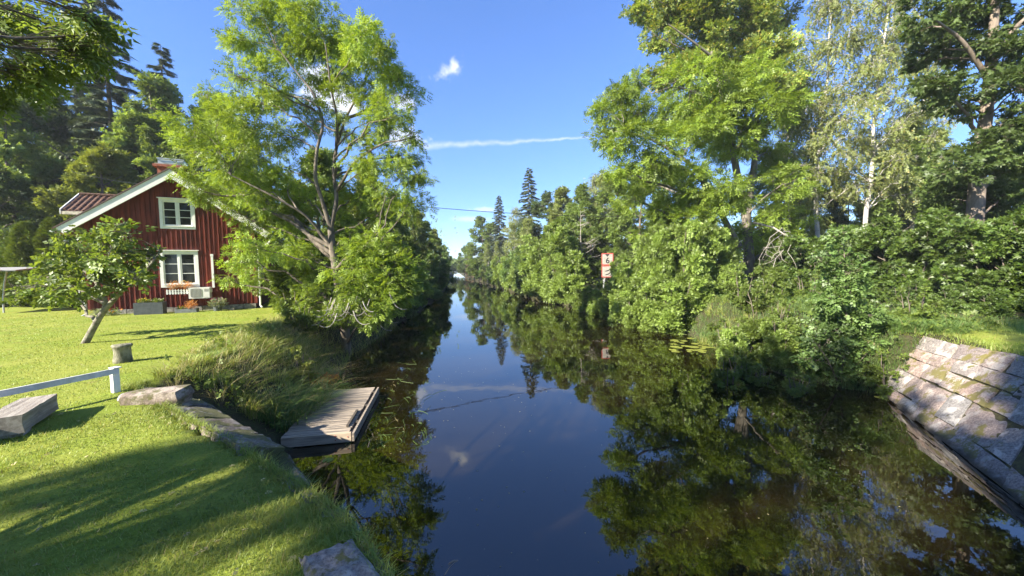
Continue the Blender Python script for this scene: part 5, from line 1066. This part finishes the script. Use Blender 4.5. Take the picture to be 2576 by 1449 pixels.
# ------------------------------------------------------------------ far woods as one mass on each side
def wood(name, pts, seed, mat, n, h, label, size=1.0):
    rng = np.random.default_rng(seed); p = []; 
    pts = np.array(pts, float); seg = rng.integers(0, len(pts)-1, n); t = rng.random(n)[:, None]; q = pts[seg]*(1-t)+pts[seg+1]*t+rng.normal(size=(n, 2))*[3.0, 3.0]
    hh = h*(.75+.25*np.sin(q[:, 0]*.35+seed)*np.sin(q[:, 1]*.23)+rng.normal(size=n)*.06); z = hh*rng.random(n)**.8
    P3 = np.column_stack([q, z+.2]); o = leaf_mesh(name, P3, rng.normal(size=(n, 3))+[0, 0, .2], rng.normal(size=(n, 3))+[0, 0, .8], size*rng.uniform(.6, 1.2, n), rng.normal(size=n)*.5, 'broad', mat, None, rng)
    tag(o, label, None, None, 'stuff')
wood('far_wood', [(-75, 20), (-60, 48), (-35, 58), (-18, 62), (-10, 80), (-9, 160)], 1, 'decid', 9000, 15, 'far wood behind the cottage and the left bank', 1.0)
wood('far_wood', [(70, -5), (62, 20), (55, 42), (36, 52), (22, 62), (17, 90), (14, 160)], 2, 'oak', 9000, 9, 'far wood behind the right bank trees', 1.0)
wood('far_wood', [(-16, 190), (0, 196), (16, 190)], 3, 'decid', 4500, 8, 'far wood closing the end of the canal', 1.4)

# ------------------------------------------------------------------ grass
def blades(name, P, h, w, lean, mat, seed, seg=2, parent=None, az=None):
    rng = np.random.default_rng(seed); n = len(P); a = rng.random(n)*6.28 if az is None else az; d = np.column_stack([np.cos(a), np.sin(a), np.zeros(n)]); s = np.column_stack([-np.sin(a), np.cos(a), np.zeros(n)])
    ts = np.linspace(0, 1, seg+1); rings = []
    for t in ts[:-1]:
        c = P+d*(lean*h*t**2)[:, None]+np.column_stack([np.zeros((n, 2)), h*(t-.45*np.minimum(lean, 1.2)*t**2*.6)]); ww = w*(1-.6*t)
        rings += [c-s*ww[:, None]/2, c+s*ww[:, None]/2]
    rings.append(P+d*(lean*h)[:, None]+np.column_stack([np.zeros((n, 2)), h*(1-.27*np.minimum(lean, 1.2))]))
    k = 2*seg+1; V = np.stack(rings, 1).reshape(-1, 3); b0 = (np.arange(n)*k)[:, None]
    F_ = []
    if seg > 1: F_.append(np.concatenate([b0+[2*i, 2*i+1, 2*i+3, 2*i+2] for i in range(seg-1)]))
    F_.append(b0+[2*seg-2, 2*seg-1, 2*seg])
    tone = np.repeat(np.clip(hnoise(P[:, 0]*2.1, P[:, 1]*2.1)*1.4+rng.normal(size=n)*.4, -1.5, 1.5), k)
    return tag(mk(name, V, F_, mat, parent, tone=tone), None, None, None, 'stuff')
def inside(P, x, y):
    r = np.zeros(len(x), bool); j = len(P)-1
    for i in range(len(P)):
        c = ((P[i, 1] > y) != (P[j, 1] > y)) & (x < (P[j, 0]-P[i, 0])*(y-P[i, 1])/(P[j, 1]-P[i, 1]+1e-9)+P[i, 0]); r ^= c; j = i
    return r
SLAB = np.array([p[:2] for p in P5])
def lawnpts(n, r0, r1, seed, p=1.0, az=(-66, 22)):
    rng = np.random.default_rng(seed); u = rng.random(n); r = (r0**(2-p)+(r1**(2-p)-r0**(2-p))*u)**(1/(2-p)); a = np.radians(rng.uniform(*az, n)); x, y = r*np.sin(a), r*np.cos(a)
    le = pl(LEp, y); m = x < le+.10+.06*rng.normal(size=n); m &= (hnoise(x*2.3+4, y*2.3+1)+.25*hnoise(x*7, y*7) < .42+.25*rng.normal(size=n))
    m &= ~inside(SLAB, x, y)
    hd = np.array([math.sin(HAZ), math.cos(HAZ)]); hn = np.array([-hd[1], hd[0]]); q = np.column_stack([x-HA[0], y-HA[1]]); m &= ~((q@hn > -.15) & (np.abs(q@hd) < 3.4))
    x, y, r = x[m], y[m], r[m]; return np.column_stack([x, y, height(x, y)-.004]), r
P_, r_ = lawnpts(105000, 1.7, 7.5, 1, 1.35); rg = np.random.default_rng(2)
patch = sst((hnoise(P_[:, 0]*1.7+1, P_[:, 1]*1.7)+.25)*1.4)
blades('lawn_grass', P_, rg.uniform(.018, .045, len(P_))*(1+.9*patch), .0035+.0005*r_, rg.uniform(.3, 1.3, len(P_)), 'grass', 3)
P_, r_ = lawnpts(85000, 7.0, 28, 4, 1.3, (-60, -8))
blades('lawn_grass', P_, rg.uniform(.02, .05, len(P_)), .004+.0008*r_, rg.uniform(.3, 1.2, len(P_)), 'grass', 5, seg=1)
P_, r_ = lawnpts(9000, 1.8, 9, 44, 1.2); m = hnoise(P_[:, 0]*1.3+2, P_[:, 1]*1.3) > .12; P_ = P_[m]; n = len(P_); P_[:, 2] += .012
tag(leaf_mesh('lawn_clover', P_, rg.normal(size=(n, 3))*[1, 1, .2], rg.normal(size=(n, 3))*.3+[0, 0, 1], .035*rg.uniform(.7, 1.3, n), rg.normal(size=n)*.5, 'maple', 'shrub', None, rg), 'clover leaves in patches of the near lawn', None, None, 'stuff')
# fringe hanging over the edge
t = rg.random(9000); yy = 1.6+t*5.9; P_ = np.column_stack([pl(LEp, yy)+rg.normal(size=9000)*.07+.03, yy, 0*yy]); P_[:, 2] = height(P_[:, 0], P_[:, 1])-.01
blades('edge_grass', P_, rg.uniform(.04, .13, 9000), np.full(9000, .006), rg.uniform(.5, 1.5, 9000), 'grass', 6)
def cover(name, x0, x1, y0, y1, n, seed, mat, hmax, label, cond, size=.2, kind='maple'):
    r = np.random.default_rng(seed); x = r.uniform(x0, x1, n); y = r.uniform(y0, y1, n); m = cond(x, y); x, y = x[m], y[m]; n = len(x); z = height(x, y)+hmax*r.random(n)*(.4+.6*r.random(n))
    tag(leaf_mesh(name, np.column_stack([x, y, z]), r.normal(size=(n, 3)), r.normal(size=(n, 3))*.5+[0, 0, 1], size*r.uniform(.6, 1.2, n), r.normal(size=n)*.6, kind, mat, None, r), label, None, None, 'stuff')
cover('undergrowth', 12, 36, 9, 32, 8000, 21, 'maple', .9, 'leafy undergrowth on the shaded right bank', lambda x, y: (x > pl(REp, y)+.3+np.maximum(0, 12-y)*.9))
# tall grass on the bank beside the dock
poly = np.array([W(x, y, z)[:2] for x, y, z in [(395, 950, 0), (480, 880, 0), (590, 835, 0), (700, 815, -.2), (800, 850, -.6), (840, 930, -1.2), (815, 990, -1.3), (730, 1040, -1.2), (690, 1075, -1.3), (600, 1040, -.9), (520, 1005, -.5)]])
def polypts(poly, n, seed):
    r = np.random.default_rng(seed); lo, hi = poly.min(0), poly.max(0); q = lo+(hi-lo)*r.random((n*3, 2)); q = q[inside(poly, q[:, 0], q[:, 1])][:n]
    return np.column_stack([q, np.maximum(height(q[:, 0], q[:, 1]), WZ)-.01])
def tussocks(name, poly, nt, per, seed, hr, mat, lean=(.25, 1.5), spread=.16, wr=(.007, .013), hfun=None):
    r = np.random.default_rng(seed); C = polypts(poly, nt, seed+1); nt = len(C); k = r.integers(int(per*.5), int(per*1.5), nt); idx = np.repeat(np.arange(nt), k); n = len(idx)
    a = r.random(n)*6.283; rad = spread*np.sqrt(r.random(n))*r.uniform(.6, 1.3, nt)[idx]; P = C[idx]+np.column_stack([rad*np.cos(a), rad*np.sin(a), np.zeros(n)])
    th = r.uniform(*hr, nt)*(hfun(C) if hfun is not None else 1); h = th[idx]*r.uniform(.6, 1.15, n); ln = r.uniform(*lean, n)*(.4+1.2*rad/spread)
    return blades(name, P, h, r.uniform(*wr, n), ln, mat, seed+2, seg=4, az=a+r.normal(size=n)*.6)
hf = lambda C: .5+.5*sst((pl(LEp, C[:, 1])+.2-C[:, 0])*-1.2+.4)
tussocks('tall_grass', poly, 230, 46, 7, (.22, .6), 'tallgrass', hfun=hf)
tussocks('green_grass', poly, 70, 40, 407, (.2, .5), 'sedge', hfun=hf)
tussocks('straw', poly, 120, 18, 507, (.4, .8), 'straw', lean=(.2, 2.0), hfun=hf, wr=(.006, .010))
cover('bank_herbs', -7, -3, 6.5, 13.5, 4200, 31, 'shrub', .45, 'broad leaved herbs among the tall bank grass', lambda x, y: inside(poly, x, y) & (hnoise(x*1.7, y*1.7) > .12), .13, 'broad')
poly2 = np.array([W(x, y, z)[:2] for x, y, z in [(640, 1060, -1.2), (720, 1000, -1.2), (830, 960, -1.3), (825, 1000, -1.3), (760, 1050, -1.3), (690, 1085, -1.4)]])
P_ = polypts(poly2, 1500, 9); n = len(P_); blades('sedge', P_, rg.uniform(.35, .8, n), rg.uniform(.010, .018, n), rg.uniform(.4, 1.5, n), 'sedge', 10, seg=4)
def bankpts(n, y0, y1, seed, side, w0=-.2, w1=3.0):
    r = np.random.default_rng(seed); y = r.uniform(y0, y1, n); e = pl(WRp if side > 0 else WLp, y); x = e+side*r.uniform(w0, w1, n); z = np.maximum(height(x, y), WZ)-.01; return np.column_stack([x, y, z])
P_ = bankpts(11000, 8.4, 20, 11, 1, .05, 5.5); n = len(P_); blades('bank_grass', P_, rg.uniform(.15, .55, n), rg.uniform(.009, .017, n), rg.uniform(.4, 1.5, n), 'sedge', 12, seg=3)
t = rg.random(2600); yy = 1+t*7.6; P_ = np.column_stack([pl(REp, yy)+rg.uniform(-.12, .5, 2600), yy, 0*yy]); P_[:, 2] = np.maximum(height(P_[:, 0], P_[:, 1]), -.08)-.01
blades('verge_grass', P_, rg.uniform(.08, .22, 2600), np.full(2600, .011), rg.uniform(.4, 1.5, 2600), 'grass', 26)
n = 5000; x = rg.uniform(10.6, 14.5, n); y = rg.uniform(7.7, 10.5, n); m = (x > pl(WRp, y)+.05) & (y > 8.0+.35*(x < 12.4)); P_ = np.column_stack([x, y, height(x, y)-.01])[m]; n = len(P_); blades('bank_grass', P_, rg.uniform(.15, .5, n), rg.uniform(.009, .016, n), rg.uniform(.4, 1.6, n), 'sedge', 27, seg=3)
polyh = np.array([W(x, y, z)[:2] for x, y, z in [(1745, 850, -1.5), (1780, 780, -.4), (1860, 745, 0), (1960, 770, 0), (2010, 850, -.6), (1960, 900, -1.5), (1850, 890, -1.5)]])
tussocks('bank_grass', polyh, 170, 34, 607, (.2, .5), 'tallgrass', spread=.2)
tussocks('bank_grass', polyh, 120, 30, 707, (.2, .5), 'sedge', spread=.2)
polyr = np.array([(11.25, 8.35), (11.5, 8.12), (12.0, 8.05), (12.6, 7.9), (13.6, 7.9), (13.6, 9.4), (12.4, 9.8), (11.0, 9.4)]); tussocks('bank_grass', polyr, 170, 34, 807, (.15, .4), 'sedge', spread=.2)
P_ = bankpts(4500, 8.5, 16, 29, 1, -.08, .55); n = len(P_); blades('bank_grass', P_, rg.uniform(.12, .4, n), rg.uniform(.009, .015, n), rg.uniform(.5, 1.6, n), 'sedge', 30, seg=3)
poly3 = np.array([W(x, y, WZ)[:2] for x, y in [(1830, 895), (1900, 880), (1990, 905), (2020, 945), (1960, 930), (1880, 925)]])
P_ = polypts(poly3, 1600, 13); n = len(P_); blades('sedge', P_, rg.uniform(.3, .65, n), rg.uniform(.010, .018, n), rg.uniform(.2, 1.0, n), 'sedge', 14, seg=3)
P_ = bankpts(7000, 2, 12, 15, 1, 1.9, 9); n = len(P_); P_ = P_[P_[:, 0] > pl(REp, P_[:, 1])+.15]; n = len(P_); blades('verge_grass', P_, rg.uniform(.05, .14, n), rg.uniform(.008, .014, n), rg.uniform(.3, 1.2, n), 'grass', 16)
P_ = bankpts(5000, 7.5, 24, 17, -1, -.2, 2.4); n = len(P_); P_ = P_[P_[:, 1] > 11]; n = len(P_); blades('bank_grass', P_, rg.uniform(.15, .5, n), rg.uniform(.009, .016, n), rg.uniform(.4, 1.5, n), 'tallgrass', 18, seg=3)
cover('bank_cover', 10, 15, 7.8, 13, 1500, 24, 'shrub', .5, 'leafy ground cover between the alder sapling and the granite slope', lambda x, y: x > pl(WRp, y)+.2+np.maximum(0, 8.6-y)*2, .2)
cover('undergrowth', 7, 20, 22, 90, 6000, 22, 'shrub', 1.2, 'leafy undergrowth along the far right bank', lambda x, y: x > pl(WRp, y)+.5)
cover('undergrowth', -18, -3, 18, 90, 4500, 23, 'shrub', 1.1, 'leafy undergrowth along the left bank', lambda x, y: (x < pl(WLp, y)-.4) & ((x > -8.5) | (y > 30)))
for px, py, h, ky, lab in [(1850, 868, 1.7, 'bush_b', 'bright bush at the water right of the lily pads'), (1905, 862, 1.6, 'bush_d', 'bright bush among the grass right of the lily pads'), (1970, 880, 1.7, 'bush_a', 'bright bush at the water left of the alder sapling'), (1935, 815, 1.8, 'bush_d', 'bright bush on the sunlit hump below the dead branch'), (1840, 790, 2.2, 'bush_b', 'bright bush filling the gap right of the tall alders')]:
    p = W(px, py, -.9); plant(ky, 'bank_bush', p[0], p[1], h, lab, 'bush', group='low shrubs on the right bank')
P_, r_ = lawnpts(420, 1.8, 12, 55, 1.2); n = len(P_); P_[:, 2] += .03
tag(leaf_mesh('fallen_leaves', P_, rg.normal(size=(n, 3))*[1, 1, .3], rg.normal(size=(n, 3))*.4+[0, 0, 1], .045*rg.uniform(.6, 1.3, n), rg.normal(size=n)*.5, 'leaf', 'straw', None, rg), 'dry fallen leaves strewn on the lawn', None, None, 'stuff')
# ------------------------------------------------------------------ on the water
rl_ = np.random.default_rng(31); pad = None
spots = [(rl_.uniform(1690, 1805), rl_.uniform(850, 886), rl_.uniform(.10, .19)) for _ in range(34)]+[(rl_.uniform(1760, 1850), rl_.uniform(868, 884), rl_.uniform(.1, .16)) for _ in range(8)]
def lily(x, y, r, label, group=None):
    global pad
    if pad is None:
        a = np.linspace(.25, 2*math.pi-.25, 15); V = [(0, 0, 0)]+[(math.cos(t), math.sin(t), .03*math.sin(3*t)) for t in a]; pad = mk('lily_pad', V, np.array([(0, i, i+1) for i in range(1, 15)]), 'lily'); o = pad
    else: o = link_copy(pad)
    p = W(x, y, WZ); o.location = (p[0], p[1], WZ+.006+rl_.uniform(0, .006)); o.scale = (r, r*rl_.uniform(.85, 1.1), r*.5); o.rotation_euler = (0, 0, rl_.uniform(0, 6.28)); return tag(o, label, 'lily pad', group)
for x, y, r in spots: lily(x, y, r, 'yellow green lily pad floating before the bright alders on the right', 'lily pads by the right bank')
lily(825, 1158, .10, 'single lily pad floating in front of the dock'); lily(866, 966, .13, 'lily pad at the far left corner of the dock'); lily(2210, 1000, .09, 'small pale leaf floating left of the granite slope')
n = 520; y = np.where(rl_.random(n) < .5, rl_.uniform(4, 13, n), rl_.uniform(4, 24, n)); x = pl(WLp, y)+(pl(WRp, y)-pl(WLp, y))*np.where(rl_.random(n) < .45, rl_.beta(1.0, 4.5, n), rl_.beta(1.2, 1.4, n)); s = .012*rl_.uniform(.5, 1.6, n)**1.6
q = np.column_stack([x, y, np.full(n, WZ+.006)]); d = rl_.normal(size=(n, 3))*[1, 1, .05]
tag(leaf_mesh('floating_specks', q, d, np.tile([0, 0, 1.0], (n, 1)), s*1.8, rl_.normal(size=n)*.3, 'maple', 'straw', None, rl_), 'pale specks and petals drifting on the dark water', None, None, 'stuff')
ls = []
for k in range(150):
    p = W(rl_.uniform(860, 1090), rl_.uniform(905, 1130), WZ+.003); a = rl_.uniform(1.1, 2.0) if rl_.random() < .7 else rl_.uniform(0, 3.1); L = rl_.uniform(.15, .6); e = p+np.array([math.cos(a)*L, math.sin(a)*L, 0]); m = (p+e)/2+rl_.normal(size=3)*[.08, .08, 0]; ls.append((bez(p, m, e, 5), .0035, 3))
tag(mk('waterweed', *tubes(ls), 'sedge'), 'thin weed strands at the surface beside the dock', None, None, 'stuff')
# weeds on the dock and seed stalks by the near edge
tuft('dock_weed', D(820, 985, 10.6)*[1, 1, 0]+[0, 0, WZ+.33], 260, .22, .8, 'fl_rust', 'fl_yellow', 'orange and yellow weeds growing on the left rear corner of the dock', seed=41, size=.10, fl=120, flz=.5)
tuft('dock_weed', D(800, 1040, 9.6)*[1, 1, 0]+[0, 0, WZ+.33], 60, .2, .3, 'alder', None, 'small green weed between the dock planks', seed=42, size=.09)
p0 = D(1105, 1475, 2.6); root = empty('grass_stalk', p0, 0, 'single pale seeding grass stalk rising at the bottom edge before the water', 'grass stalk')
mk('stem', *tubes([(bez(np.zeros(3), D(1125, 1425, 2.6)-p0, D(1152, 1409, 2.6)-p0, 8), .0022, 4)]), 'twig', root)
mk('seed_head', *tubes([(bez(D(1128, 1421, 2.6)-p0, D(1138, 1408, 2.6)-p0, D(1153, 1410, 2.6)-p0, 6), np.array([.003, .007, .007, .006, .005, .002]), 5)]), 'timber', root)

# ------------------------------------------------------------------ thin summer haze over the whole place
mb = MB(); mb.box(-440, 440, -80, 920, -4.6, 34); hz = mb.build('haze', None); tag(hz, kind='stuff')
m, b = newmat('thin_haze'); pv_ = b.n('ShaderNodeVolumePrincipled'); pv_.inputs['Color'].default_value = (0.86, 0.92, 1.0, 1); pv_.inputs['Density'].default_value = 0.00045; pv_.inputs['Anisotropy'].default_value = 0.0
o_ = b.n('ShaderNodeOutputMaterial'); m.node_tree.links.new(pv_.outputs[0], o_.inputs['Volume']); hz.data.materials.append(m)
